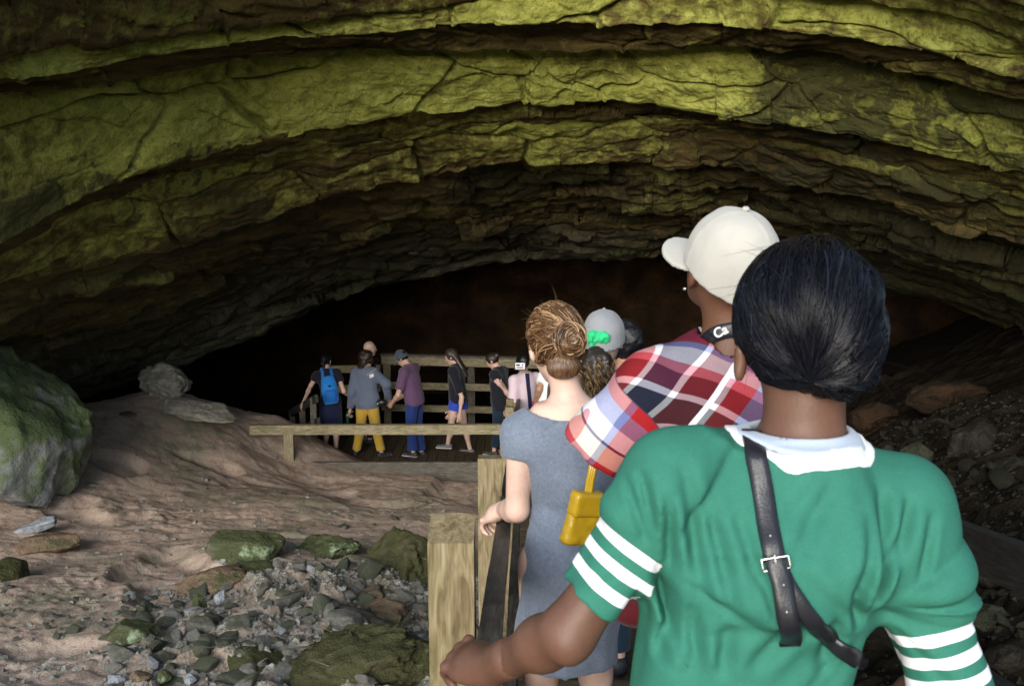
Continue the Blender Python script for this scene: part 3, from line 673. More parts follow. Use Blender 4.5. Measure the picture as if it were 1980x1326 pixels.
# the platform and its fences
pf = tag(empty('platform', (-1.2, 15, PLAT)), 'timber deck platform at the foot of the walkway', 'platform')
x = -3.3; k = 0
while x < 1.6:
    timber('deck_board', (x+0.07, 13.7, PLAT-0.02), (x+0.07, 17.0, PLAT-0.02), 0.136, 0.036, M['tread_timber'], pf, seed=300+k, bev=0.004); x += 0.143; k += 1
timber('edge_board', (-3.32, 13.62, PLAT+0.20), (-0.02, 13.62, PLAT+0.20), 0.05, 0.15, M['grey_timber'], pf, seed=401)
timber('edge_board', (-3.32, 13.63, PLAT+0.045), (-0.02, 13.63, PLAT+0.045), 0.045, 0.15, M['grey_timber'], pf, seed=402)
timber('edge_board', (-3.32, 13.625, PLAT-0.11), (1.5, 13.625, PLAT-0.11), 0.045, 0.15, M['grey_timber'], pf, seed=403)
ff = tag(empty('low_fence', (-1.6, 13.5, PLAT)), 'low fence of one pale beam across the near side of the platform', 'fence')
fa, fb = at(484, 830, 13.5), at(968, 829, 13.5)
timber('rail', fa, fb, 0.09, 0.135, M['rail_timber'], ff, seed=11)
pa = at(558, 838, 13.5); timber('post', (pa[0], 13.52, PLAT-0.3), (pa[0], 13.52, pa[2]+0.0), 0.13, 0.09, M['rail_timber'], ff, seed=12)
bf = tag(empty('fence', (-1.0, 16.9, PLAT)), 'timber fence of three pale rails closing the far side of the platform', 'fence')
for i, (py, hh) in enumerate(((700, 0.15), (748, 0.12), (791, 0.115))):
    a, b = at(738, py-4, 16.9), at(1060, py+4, 16.5)
    timber('rail', a, b, 0.045, hh, M['rail_timber'] if i < 3 else M['grey_timber'], bf, seed=21+i)
    if i == 0: timber('cap_rail', a+np.array([0, 0.03, 0.092]), b+np.array([0, 0.03, 0.092]), 0.15, 0.035, M['grey_timber'], bf, seed=29)
for px in (748, 911):
    a = at(px, 690, 16.98); timber('post', (a[0], 16.98, PLAT), (a[0], 16.98, a[2]), 0.12, 0.1, M['rail_timber'] if px == 748 else M['grey_timber'], bf, seed=px)
lf = tag(empty('fence', (-2.9, 17.0, PLAT)), 'shorter timber fence with two rails behind the hooded jacket', 'fence')
for i, (pa_, pb_) in enumerate((((640, 714), (736, 712)), ((640, 752), (736, 750)))):
    timber('rail', at(*pa_, 17.4), at(*pb_, 17.2), 0.045, 0.13, M['rail_timber'], lf, seed=40+i)
for px in (646, 700): a = at(px, 708, 17.45); timber('post', (a[0], 17.47, PLAT-0.3), (a[0], 17.47, a[2]), 0.1, 0.1, M['grey_timber'], lf, seed=px)
sr = tag(empty('stair_rail', (-3.2, 15.5, PLAT)), 'dark stair railing going down from the platform past the blue backpack', 'handrail')
a0, a1 = at(600, 772, 15.3), at(556, 806, 16.4)
timber('rail', at(612, 770, 14.5), at(560, 800, 16.2), 0.05, 0.12, M['dark_timber'], sr, seed=50)
timber('rail', at(616, 815, 14.5), at(566, 838, 16.2), 0.05, 0.12, M['dark_timber'], sr, seed=51)
for px, py, Y in ((606, 768, 14.7), (585, 785, 15.5), (566, 797, 16.1)):
    a = at(px, py, Y); timber('post', (a[0], Y, PLAT-0.4), (a[0], Y, a[2]), 0.09, 0.09, M['grey_timber'], sr, seed=px)
# the fallen log among the rocks
lg = at(655, 1180, 6.5); lg2 = at(835, 1252, 5.8)
def log(name, a, b, r, mat, seed):
    a, b = np.array(a), np.array(b); n = 40; V = []; rr = np.random.default_rng(seed)
    ax = (b-a)/np.linalg.norm(b-a); s = np.cross(ax, [0, 0, 1]); s /= np.linalg.norm(s); u = np.cross(s, ax)
    for i in range(n):
        t = i/(n-1); c = a+(b-a)*t+u*0.015*math.sin(t*5)
        for j in range(16):
            th = j/16*2*math.pi; d = s*math.cos(th)+u*math.sin(th)
            V.append(c+d*r*(1-0.2*t)*(1+0.18*float(vnoise(np.array([t*14, math.cos(th)*2, math.sin(th)*2])))))
    F = [(i*16+j, i*16+(j+1) % 16, (i+1)*16+(j+1) % 16, (i+1)*16+j) for i in range(n-1) for j in range(16)]
    F += [tuple(range(15, -1, -1)), tuple((n-1)*16+j for j in range(16))]
    return mesh_obj(name, V, F, mat)
tag(log('log', lg, lg2, 0.055, M['dark_timber'], 3), 'dark fallen log slanting down to the near post above the mossy boulder', 'log')
# ------------------------------------------------------------------ people: distance-field bodies and clothes
f32 = np.float32
def smin(a, b, k):
    if k <= 0: return np.minimum(a, b)
    h = np.maximum(k-np.abs(a-b), 0)/k; return np.minimum(a, b)-h*h*k*0.25
def smax(a, b, k): return -smin(-a, -b, k)
def capsule(p, a, b, r1, r2):
    a = np.asarray(a, f32); b = np.asarray(b, f32); ab = b-a; L2 = float(ab@ab)+1e-12
    t = np.clip(((p-a)@ab)/L2, 0, 1)
    return np.linalg.norm(p-a-t[:, None]*ab, axis=1)-(r1+(r2-r1)*t)
def cutcap(p, a, b, r1, r2, t0=-9, t1=9):
    """a tapered limb with flat ends at fractions t0, t1"""
    a = np.asarray(a, f32); b = np.asarray(b, f32); ab = b-a; L = float(np.linalg.norm(ab))+1e-9
    t = ((p-a)@ab)/(L*L); tc = np.clip(t, 0, 1)
    d = np.linalg.norm(p-a-tc[:, None]*ab, axis=1)-(r1+(r2-r1)*tc)
    return np.maximum(np.maximum(d, (t-t1)*L), (t0-t)*L)
def ell(p, c, r, R=None):
    q = p-np.asarray(c, f32)
    if R is not None: q = q@R            # R's columns are the ellipsoid's axes
    r = np.asarray(r, f32); k0 = np.linalg.norm(q/r, axis=1); k1 = np.linalg.norm(q/(r*r), axis=1)+1e-9
    return k0*(k0-1)/k1
def stack(q, T, inflate=0.0, z0=None, z1=None):
    """elliptic sections (z, cx, cy, rx, ry) up a trunk"""
    T = np.asarray(T, f32); z = q[:, 2]
    zz = np.linspace(T[0, 0], T[-1, 0], 60); sm = []
    for c in range(1, 5):
        v = np.interp(zz, T[:, 0], T[:, c]); ker = np.array([1, 2, 3, 2, 1])/9.0
        v = np.convolve(np.pad(v, 2, 'edge'), ker, 'valid'); sm.append(np.interp(z, zz, v))
    cx, cy, rx, ry = sm; rx = rx+inflate; ry = ry+inflate
    x = (q[:, 0]-cx); y = (q[:, 1]-cy); k0 = np.sqrt((x/rx)**2+(y/ry)**2); k1 = np.sqrt((x/rx**2)**2+(y/ry**2)**2)+1e-6
    d = k0*(k0-1)/k1; d = np.where(k0 < 0.15, -np.minimum(rx, ry), d)
    z0 = T[0, 0] if z0 is None else z0; z1 = T[-1, 0] if z1 is None else z1
    return np.maximum(np.maximum(d, z0-z), z-z1)
def rotx(a): c, s = math.cos(a), math.sin(a); return np.array([[1, 0, 0], [0, c, -s], [0, s, c]], f32)
def roty(a): c, s = math.cos(a), math.sin(a); return np.array([[c, 0, s], [0, 1, 0], [-s, 0, c]], f32)
def rotz(a): c, s = math.cos(a), math.sin(a); return np.array([[c, -s, 0], [s, c, 0], [0, 0, 1]], f32)
R_ = math.radians
def march(fn, boxes, h):
    Vs, Fs, n = [], [], 0
    for lo, hi in boxes:
        V, F = surface_nets(fn, lo, hi, h); Vs.append(V); Fs.append(F+n); n += len(V)
    return np.concatenate(Vs), np.concatenate(Fs)
def tubes(paths, r0, r1=0.3, k=3, taper=None):
    """many thin strands (S, n, 3) as three-sided tubes in one mesh"""
    S, n, _ = paths.shape; t = np.gradient(paths, axis=1); t /= np.linalg.norm(t, axis=-1, keepdims=True)+1e-9
    ref = np.zeros_like(t); ref[..., 0] = 0.31; ref[..., 1] = 0.9; ref[..., 2] = 0.3
    s = np.cross(t, ref); s /= np.linalg.norm(s, axis=-1, keepdims=True)+1e-9; u = np.cross(s, t)
    w = np.linspace(0, 1, n); rad = (1-(1-r1)*w**2)[None, :, None]*np.asarray(r0).reshape(-1, 1, 1)
    V = np.stack([paths+rad*(math.cos(a)*s+math.sin(a)*u) for a in np.arange(k)*2*math.pi/k], 2)      # S,n,k,3
    base = (np.arange(S)*n*k)[:, None, None]+(np.arange(n-1)*k)[None, :, None]
    j = np.arange(k); j2 = (j+1) % k
    F = np.stack([base+j, base+j2, base+k+j2, base+k+j], -1).reshape(-1, 4)
    return V.reshape(-1, 3), F
def tones(S, n, k=3, seed=0):
    return np.repeat(np.random.default_rng(seed).random(S), n*k)

def hand_sdf(p, wrist, d, n, side, curl=0.6, spread=0.06, s=1.0, thumb=0.5):
    """a palm, four bent fingers and a thumb; d points along the fingers, n out of the back of the hand"""
    d = np.asarray(d, float); d /= np.linalg.norm(d); n = np.asarray(n, float); n -= d*(n@d); n /= np.linalg.norm(n)
    x = np.cross(d, n)*side                               # towards the little finger
    Rm = np.stack([x, d, n], 1).astype(f32); q = ((p-np.asarray(wrist, f32))@Rm)/s
    o = ell(q, (0, 0.045, 0), (0.042, 0.056, 0.019)); o = smin(o, capsule(q, (0, -0.01, 0), (0, 0.03, 0), 0.025, 0.03), 0.02)
    for i, (bx, L) in enumerate(((-0.030, .072), (-0.010, .080), (0.011, .075), (0.030, .060))):
        a = np.array([bx, 0.085-0.004*abs(i-1), 0.002]); ang = curl*0.55; dx = spread*(i-1.5)
        prev = a; rr = 0.0098-0.0006*i
        for sgm, fr in ((0, .45), (1, .32), (2, .23)):
            b = prev+L*fr*np.array([dx*0.6, math.cos(ang), -math.sin(ang)]); o = smin(o, capsule(q, prev, b, rr, rr*0.92), 0.006)
            prev = b; ang += curl*0.75; rr *= 0.92
        o = smin(o, ell(q, a+[0, 0.002, 0.006], (0.0095, 0.0095, 0.008)), 0.006)
    a = np.array([-0.028, 0.020, -0.006]); b = a+np.array([-0.030, 0.026, -0.012-0.02*thumb]); c = b+np.array([-0.008+0.014*thumb, 0.028, -0.012*thumb-0.004]); 
    o = smin(o, capsule(q, a, b, 0.014, 0.0115), 0.012); o = smin(o, capsule(q, b, c, 0.0112, 0.0085), 0.004)
    return o*s

TORSO_F = [(-.13, 0, -.01, .135, .10), (-.04, 0, -.015, .168, .118), (.04, 0, -.01, .160, .110), (.15, 0, .0, .130, .092), (.27, 0, .0, .142, .108), (.37, 0, -.005, .152, .105), (.44, 0, -.012, .130, .082), (.50, 0, -.015, .070, .058), (.53, 0, -.012, .055, .052)]
TORSO_M = [(-.13, 0, -.01, .135, .10), (-.04, 0, -.012, .160, .110), (.04, 0, -.01, .155, .108), (.15, 0, .0, .148, .104), (.27, 0, .0, .163, .115), (.37, 0, -.005, .172, .112), (.44, 0, -.012, .145, .085), (.50, 0, -.015, .078, .062), (.53, 0, -.012, .06, .056)]

class Person:
    """a figure standing at loc, facing its own +y; joints may be given as world points"""
    def __init__(s, label, loc, rz, height=1.0, lean=0.0, side=0.0, male=False, head=(0, 0, 0), joints=None, build=1.0, name='person', group=None):
        s.e = tag(empty(name, loc, rz), label, 'person', group); s.loc = np.asarray(loc, float); s.rz = rz; s.k = height; s.male = male
        s.T = np.array(TORSO_M if male else TORSO_F); s.T[:, 3:] *= build; s.build = build
        s.Rt = (rotx(-lean)@roty(side)).astype(f32)
        s.hip = np.array([0, 0, 0.92]); J = s.J = {}
        tf = lambda v: s.hip+s.Rt@np.array(v)
        J['neck'] = tf((0, -.012, .515)); J['nb'] = tf((0, -.02, .47))
        sw = 0.168 if not male else 0.185
        for sd, g in (('l', -1), ('r', 1)):
            J['sh'+sd] = tf((g*sw, -.015, .435)); J['el'+sd] = J['sh'+sd]+np.array([g*.06, -.03, -.27]); J['wr'+sd] = J['el'+sd]+np.array([g*.01, .09, -.22])
            J['hp'+sd] = s.hip+np.array([g*.085, -.005, -.04]); J['kn'+sd] = np.array([g*.09, .015, .49]); J['an'+sd] = np.array([g*.095, -.02, .075]); J['ft'+sd] = 0.0
        for k_, v in (joints or {}).items():
            J[k_] = s.loc_of(v) if not np.isscalar(v) else v
        yaw, pit, rol = head; s.Rh = (s.Rt@rotz(yaw)@rotx(-pit)@roty(rol)).astype(f32)
        s.hc = J['neck']+s.Rt@np.array([0, .012, .05])+s.Rh@np.array([0, .022, .095])
        if 'head' in J: s.hc = J['head']
        s.vox = 0.012; s.cover = None
    def loc_of(s, w): return (rotz(-s.rz)@(np.asarray(w, float)-s.loc))/s.k
    def hq(s, p): return (p-s.hc.astype(f32))@s.Rh
    def tq(s, p): return (p-s.hip.astype(f32))@s.Rt
    def head_sdf(s, p):
        q = s.hq(p)
        o = ell(q, (0, -.012, .022), (.076, .094, .096)); o = smin(o, ell(q, (0, .03, -.035), (.06, .066, .078)), .03)
        o = smin(o, ell(q, (0, .062, -.095), (.03, .028, .022)), .03)                                   # chin
        o = smin(o, capsule(q, (0, .092, .012), (0, .112, -.028), .008, .013), .012)                    # nose
        o = smin(o, ell(q, (0, .086, .028), (.045, .014, .012)), .014)                                  # brow
        o = smin(o, ell(q, (0, .092, -.062), (.022, .012, .010)), .008)                                 # lips
        for g in (-1, 1):
            o = smax(o, -ell(q, (g*.030, .100, .010), (.016, .014, .010)), .010)                       # eye sockets
            o = smin(o, ell(q, (g*.030, .084, .010), (.0125, .0125, .0115)), .002)                     # eyeballs
            o = smin(o, ell(q, (g*.079, -.008, -.012), (.010, .021, .033), rotz(g*.35)), .008)          # ears
        return o
    def limbs(s, p, inf=0.0, arms=True, legs=True, k=.03):
        J = s.J; b = 1+(s.build-1)*0.8; m = 1.12 if s.male else 1.0; o = np.full(len(p), 9, f32)
        for sd in 'lr':
            if arms:
                a = capsule(p, J['sh'+sd], J['el'+sd], .047*b*m+inf, .037*b*m+inf)
                a = smin(a, capsule(p, J['el'+sd], J['wr'+sd], .037*b*m+inf, .024*m+inf), .02)
                mid = J['el'+sd]*.7+J['wr'+sd]*.3; a = smin(a, ell(p, mid, (.038*b+inf,)*3), .03)
                o = smin(o, a, k)
            if legs:
                l = capsule(p, J['hp'+sd], J['kn'+sd], .086*b+inf, .053*b+inf); l = smin(l, capsule(p, J['kn'+sd], J['an'+sd], .050*b+inf, .034+inf), .03)
                c = J['kn'+sd]*.68+J['an'+sd]*.32+np.array([0, -.018, 0]); l = smin(l, ell(p, c, (.046*b+inf, .046*b+inf, .10)), .03)
                o = smin(o, l, k)
        return o
    def body_sdf(s, p):
        J = s.J; o = stack(s.tq(p), s.T)
        if s.cover is not None:
            for sd in 'lr': o = smin(o, capsule(p, J['nb'], J['sh'+sd], .05, .047), .05)
            o = np.maximum(o, s.cover(p)+.016)
        o = smin(o, s.limbs(p), .045 if s.cover is None else .015)
        o = smin(o, capsule(p, J['nb'], s.hc+s.Rh@np.array([0, -.02, -.04]), .056 if s.male else .048, .052 if s.male else .046), .035)
        for sd in 'lr':
            if s.cover is None: o = smin(o, capsule(p, J['nb'], J['sh'+sd], .05, .047), .05)
        o = smin(o, s.head_sdf(p), .022)
        for sd in 'lr':
            a = J['an'+sd]; fd = rotz(J['ft'+sd])@np.array([0, 1, 0]); o = smin(o, capsule(p, a+[0, 0, -.035]-fd*.02, a+fd*.15+[0, 0, -.05], .03, .022), .03)
        return o
    def bounds(s, pts, pad):
        pts = np.asarray(pts); return pts.min(0)-pad, pts.max(0)+pad
    def body(s, mat, hands=True, hand_dirs=None, curl=0.7, legs=True, fn=None):
        J = s.J; pts = [J[k_] for k_ in J if not np.isscalar(J[k_])]+[s.hc+[0, 0, .13], s.hc-[0, 0, .1]]
        lo, hi = s.bounds(pts, .13); lo[2] = 0
        if not legs: lo[2] = 0.35
        V, F = surface_nets(s.body_sdf, lo, hi, s.vox)
        if hands:
            for sd, g in (('l', -1), ('r', 1)):
                w, e = J['wr'+sd], J['el'+sd]; d = (w-e)/np.linalg.norm(w-e); n = np.array([g*.8, -.3, .3]) if hand_dirs is None or sd not in hand_dirs else None
                if n is None: d, n = hand_dirs[sd]
                fn_ = lambda p, w=w, d=d, n=n, g=g: smin(hand_sdf(p, w, d, n, g, curl), capsule(p, w-d*.06 if True else w, w, .027, .023), .012)
                V2, F2 = surface_nets(fn_, w-.17, w+.17, max(.005, s.vox*.5)); F = np.concatenate([F, F2+len(V)]); V = np.concatenate([V, V2])
        q = s.hq(V.astype(f32)); eye = np.minimum(np.linalg.norm(q-np.array([.030, .094, .010], f32), axis=1), np.linalg.norm(q-np.array([-.030, .094, .010], f32), axis=1))
        lips = ell(q, (0, .100, -.062), (.022, .012, .010))
        return mesh_obj('body', V*s.k, F, mat, s.e, attrs={'eye': sstep(.012, .007, eye), 'lip': sstep(.004, -.002, lips)})
    def top(s, mat, name='shirt', sleeve=.62, fore=None, hem=-.08, inf=.014, neck=(.066, .064), fold=.016, loose=0.0, fn=None, attrs=None, vneck=0.0, hood=False):
        J = s.J; b = 1+(s.build-1)*0.8
        def sd_(p):
            q = s.tq(p); T = s.T.copy(); T[:, 3] += loose*np.interp(T[:, 0], [-.13, .2, .45], [1, 1, 0]); T[:, 4] += loose*np.interp(T[:, 0], [-.13, .2, .45], [.8, .8, 0])
            Tb = np.vstack([[T[0, 0]-.15, *T[0, 1:]], T]) if hem < -.13 else T
            o = stack(q, Tb, inf)
            for sd in 'lr':
                o = smin(o, capsule(p, J['nb'], J['sh'+sd], .052+inf, .050+inf), .05)
                if fore is None: a = cutcap(p, J['sh'+sd], J['el'+sd], .056*b+inf, .050*b+inf+.006, -9, sleeve)
                else: a = smin(cutcap(p, J['sh'+sd], J['el'+sd], .056*b+inf, .047*b+inf), cutcap(p, J['el'+sd], J['wr'+sd], .046*b+inf, .034+inf, -9, fore), .03)
                o = smin(o, a, .05)
            if hood:
                o = smin(o, ell(p, s.hip+s.Rt@np.array([0, -.10, .43]), (.11, .055, .085)), .03)
            n = np.sqrt((q[:, 0]/neck[0])**2+((q[:, 1]+.008)/neck[1])**2)
            o = np.maximum(o, np.where(q[:, 2] > .42, (1-n)*neck[0], -1))
            w = fbm(np.stack([q[:, 0]*9+q[:, 2]*3, q[:, 1]*9, q[:, 2]*3.2-q[:, 0]*4], -1)+s.loc[0], 3); o = o+fold*w*(0.4+0.6*sstep(.4, .1, q[:, 2]))
            o = np.maximum(o, hem+.012*w-q[:, 2])
            return o if fn is None else fn(p, o)
        pts = [J['shl'], J['shr'], J['nb'], s.hip+s.Rt@np.array([0, 0, hem]), J['ell'], J['elr'], s.hip+s.Rt@np.array([.17, .1, .1]), s.hip+s.Rt@np.array([-.17, -.1, .1])]
        if fore: pts += [J['wrl'], J['wrr']]
        lo, hi = s.bounds(pts, .12+loose)
        V, F = surface_nets(sd_, lo, hi, s.vox); s.top_sdf = sd_
        return mesh_obj(name, V*s.k, F, mat, s.e, attrs=attrs(V) if attrs else None)
    def bottom(s, mat, name='trousers', frac=1.0, shin=.92, inf=.014, waist=.06, fold=.008, flare=0.0):
        J = s.J; b = 1+(s.build-1)*0.8
        def sd_(p):
            q = s.tq(p); o = np.maximum(stack(q, s.T, inf-.003), q[:, 2]-waist)
            for sd in 'lr':
                a = cutcap(p, J['hp'+sd], J['kn'+sd], .09*b+inf, .060*b+inf+flare, -9, frac)
                if frac >= 1: a = smin(capsule(p, J['hp'+sd], J['kn'+sd], .09*b+inf, .060*b+inf), cutcap(p, J['kn'+sd], J['an'+sd], .058*b+inf, .044+inf+flare, -9, shin), .03)
                o = smin(o, a, .035)
            w = fbm(np.stack([p[:, 0]*10, p[:, 1]*10, p[:, 2]*7], -1)+s.loc[0]+5, 3); return o+fold*w
        pts = [s.hip+[0, 0, waist], J['hpl'], J['hpr'], J['knl'], J['knr']]+([J['anl'], J['anr']] if frac >= 1 else [])
        lo, hi = s.bounds(pts, .15)
        V, F = surface_nets(sd_, lo, hi, s.vox); return mesh_obj(name, V*s.k, F, mat, s.e)
    def skirt(s, mat, name='skirt', hem=.52, inf=.014, flare=.05, waist=.06):
        def sd_(p):
            q = p-s.hip.astype(f32); T = [(hem-.92-.02, 0, .0, .16+flare, .12+flare), (-.25, 0, -.005, .172+flare*.4, .125+flare*.4), (-.04, 0, -.015, .168, .118), (.04, 0, -.01, .160, .11), (.15, 0, 0, .13, .092)]
            w = fbm(np.stack([q[:, 0]*14, q[:, 1]*14, q[:, 2]*1.5], -1)+s.loc[0], 3)
            return np.maximum(np.maximum(stack(q, T, inf), q[:, 2]-waist), hem-.92-q[:, 2])+.012*w*sstep(0, -.3, q[:, 2])
        lo, hi = s.bounds([s.hip+[0, 0, waist], [0, 0, hem], [.2, .12, .7], [-.2, -.12, .7]], .08+flare)
        V, F = surface_nets(sd_, lo, hi, s.vox); return mesh_obj(name, V*s.k, F, mat, s.e)
    def shoes(s, mat, sole=None, high=0.0):
        for sd in 'lr':
            a = s.J['an'+sd]; fd = rotz(s.J['ft'+sd])@np.array([0, 1, 0]); z0 = a[2]-.075
            def sd_(p, a=a, fd=fd, z0=z0):
                q = p.copy(); q[:, 2] = np.where(q[:, 2] < z0+.03, q[:, 2], q[:, 2])
                o = capsule(q, a+[0, 0, -.03]-fd*.035, a+[0, 0, -.02], .038, .040); o = smin(o, capsule(q, a+[0, 0, -.04]-fd*.03, a+fd*.16+[0, 0, -.052], .038, .036), .04)
                return np.maximum(np.maximum(o, z0-q[:, 2]), q[:, 2]-a[2]-.005-high)
            V, F = surface_nets(sd_, a-np.array([.22, .22, .09]), a+np.array([.22, .22, .06]), .008)
            o = mesh_obj('shoe', V*s.k, F, mat, s.e)
            if sole is not None:
                V, F = surface_nets(lambda p: np.maximum(np.maximum(sd_(p)-.005, p[:, 2]-z0-.018), z0-.004-p[:, 2]), a-np.array([.22, .22, .09]), a+np.array([.22, .22, .06]), .008)
                mesh_obj('sole', V*s.k, F, sole, o)
    def hair(s, mat, fn, box=((-.16, -.2, -.4), (.16, .16, .17)), vox=None, name='hair'):
        lo, hi = np.array(box[0]), np.array(box[1]); c = np.array([[x, y, z] for x in (lo[0], hi[0]) for y in (lo[1], hi[1]) for z in (lo[2], hi[2])])
        w = s.hc+c@s.Rh.T.astype(float)
        g = lambda p: fn(s.hq(p))
        V, F = surface_nets(g, w.min(0), w.max(0), vox or s.vox*.75); return mesh_obj(name, V*s.k, F, mat, s.e)
    def cap(s, mat, brim=None, back=False, tilt=0.0, vox=None, yaw=0.0, size=1.0):
        """a baseball cap: panelled crown, curved brim, button"""
        Rc = rotz(yaw)@rotx(tilt); v = vox or s.vox*.6; sg = -1 if back else 1
        def crown(p):
            q = s.hq(p)@Rc/f32(size); q = q*np.array([1, sg, 1], f32); q0 = q.copy(); q[:, 2] = np.where(q[:, 2] < .03, .03+(q[:, 2]-.03)*.4, q[:, 2])
            o = ell(q, (0, -.010, .030), (.095, .108, .112)); 
            th = np.arctan2(q[:, 0], q[:, 1]+.01); o = o-.0016*np.exp(-(np.sin(th*3)/3*np.hypot(q[:, 0], q[:, 1]+.01)/.0035)**2)
            w = fbm(q*16+7, 3); o = o+.004*w
            o = np.maximum(o, (-.010+.28*q[:, 1])-q0[:, 2])
            return np.maximum(o, -ell(q, (0, -.010, .018), (.083, .096, .100)))
        def strap(p):
            q = s.hq(p)@Rc/f32(size); q = q*np.array([1, sg, 1], f32); z0 = q[:, 2].copy(); q[:, 2] = np.where(z0 < .03, .03+(z0-.03)*.4, z0); o = np.abs(ell(q, (0, -.010, .030), (.1005, .1135, .1175)))-.003
            return np.maximum(np.maximum(o, np.abs(z0+.029)-.009), np.maximum(q[:, 1]+.07, np.abs(q[:, 0])-.05))
        def bill(p):
            q = s.hq(p)@Rc/f32(size); q = q*np.array([1, sg, 1], f32); z = q[:, 2]-.004+3.2*q[:, 0]**2+.10*(q[:, 1]-.09)
            o = np.sqrt((q[:, 0]/.080)**2+((q[:, 1]-.075)/.098)**2)-1
            return np.maximum(np.maximum(o*.08, np.abs(z)-.005), -ell(q, (0, -.010, .030), (.085, .103, .112)))
        box = lambda a, b: (lambda w: (w.min(0), w.max(0)))(s.hc+np.array([[x, y, z] for x in (-a, a) for y in (-a-.02, b) for z in (-.07, .16)])@s.Rh.T.astype(float))
        lo, hi = box(.11, .12); V, F = surface_nets(crown, lo, hi, v); c = mesh_obj('cap', V*s.k, F, mat, s.e)
        if back: lo, hi = box(.21, .12)
        else: lo, hi = box(.11, .20)
        V, F = surface_nets(bill, lo, hi, v*.9); mesh_obj('brim', V*s.k, F, brim or mat, c)
        lo, hi = box(.13, .14); V, F = surface_nets(strap, lo, hi, v*.8); mesh_obj('strap', V*s.k, F, mat, c)
        top = s.hc+s.Rh@(Rc@np.array([0, -.010*sg, .142])); V, F = surface_nets(lambda p: ell(p, top, (.009, .009, .007)), top-.02, top+.02, .004); mesh_obj('button', V*s.k, F, mat, c)
        return c
def hair_cap(q, grow=0.0, seed=0.0, face=.035):
    o = ell(q, (0, -.016, .026), (.086+grow, .104+grow, .106+grow)); w = fbm(np.stack([q[:, 0]*22, q[:, 1]*22, q[:, 2]*7], -1)+seed, 3)
    o = o+.006*w
    return np.maximum(o, np.minimum(q[:, 1]-face+.25*(q[:, 2]-.06), .065-q[:, 2]) if False else np.maximum(q[:, 1]-.055-.6*np.maximum(q[:, 2]-.05, 0), -.075-q[:, 2]-.4*np.minimum(q[:, 1], 0)*0))
def hair_long(q, length=.30, seed=0.0, width=.09, grow=0.006):
    o = hair_cap(q, grow, seed)
    T = [(-length, 0, -.085, width*.75, .03), (-length*.6, 0, -.09, width, .04), (-.06, 0, -.07, .085, .05), (.02, 0, -.05, .085, .06)]
    w = fbm(np.stack([q[:, 0]*30, q[:, 1]*30, q[:, 2]*4], -1)+seed, 3)
    return smin(o, stack(q, T)+.007*w, .03)
# ------------------------------------------------------------------ cloth, skin and hair colours
def skin2(name, c):
    g = skin(name, c); col = g.b.inputs['Base Color'].links[0].from_socket
    col = g.mix(g.attr('lip'), col, (c[0]*.75, c[1]*.42, c[2]*.42)); col = g.mix(g.attr('eye'), col, (0.03, 0.022, 0.02)); g.color(col)
skin2('skin_pale', (0.60, 0.40, 0.32)); skin2('skin_light', (0.52, 0.34, 0.25)); skin2('skin_tan', (0.36, 0.20, 0.12)); skin2('skin_brown', (0.135, 0.060, 0.034)); skin2('skin_deep', (0.125, 0.060, 0.038))
cloth('black_cloth', (0.012, 0.013, 0.02)); cloth('navy_cloth', (0.012, 0.016, 0.05)); cloth('hoodie_cloth', (0.115, 0.14, 0.20)); cloth('mustard_cloth', (0.47, 0.30, 0.045)); cloth('purple_cloth', (0.115, 0.062, 0.125))
cloth('denim', (0.016, 0.035, 0.16)); cloth('denim_cuff', (0.30, 0.38, 0.55)); cloth('royal_cloth', (0.025, 0.06, 0.42)); cloth('teal_cloth', (0.012, 0.028, 0.05)); cloth('pink_cloth', (0.58, 0.46, 0.52)); cloth('white_cloth', (0.68, 0.68, 0.70))
cloth('backpack_cloth', (0.016, 0.19, 0.60), rough=.6); cloth('backpack_dark', (0.012, 0.13, 0.45), rough=.6); cloth('grey_cap', (0.055, 0.07, 0.095)); cloth('pale_cap', (0.21, 0.22, 0.23)); cloth('cream_cap', (0.37, 0.36, 0.325), amt=.08)
cloth('dress_cloth', (0.125, 0.15, 0.195), amt=.42, scale=130); cloth('olive_cloth', (0.02, 0.022, 0.012)); cloth('dark_green_cloth', (0.02, 0.03, 0.02)); cloth('red_cloth', (0.11, 0.012, 0.015)); cloth('scarf_green', (0.02, 0.42, 0.16), amt=.2, rough=.6)
plain('shoe_dark', (0.03, 0.03, 0.035)); plain('shoe_grey', (0.12, 0.12, 0.125)); plain('shoe_white', (0.55, 0.55, 0.55)); plain('sandal', (0.05, 0.04, 0.035)); plain('black_plastic', (0.012, 0.012, 0.014), .35, .5); plain('bottle_glass', (0.01, 0.05, 0.03), .15, .6)
plain('leather', (0.012, 0.012, 0.016), .38, .5, bumpscale=300); plain('steel', (0.6, 0.6, 0.6), .3, .5, 1.0); plain('screen_white', (0.7, 0.7, 0.74), .3); plain('wrist_blue', (0.02, 0.05, 0.5)); plain('wrist_red', (0.5, 0.03, 0.03)); plain('yellow_vinyl', (0.40, 0.25, 0.012), .3, .5)
def strandmat(name, stops, rough):
    g = G(name, rough, .45); g.color(g.ramp(g.attr('tone'), stops)); M[name] = g.m
hairmat('hair_black', (0.002, 0.002, 0.003), (0.010, 0.010, 0.013), .34, .4); hairmat('hair_dark', (0.010, 0.007, 0.005), (0.035, 0.022, 0.016), .4)
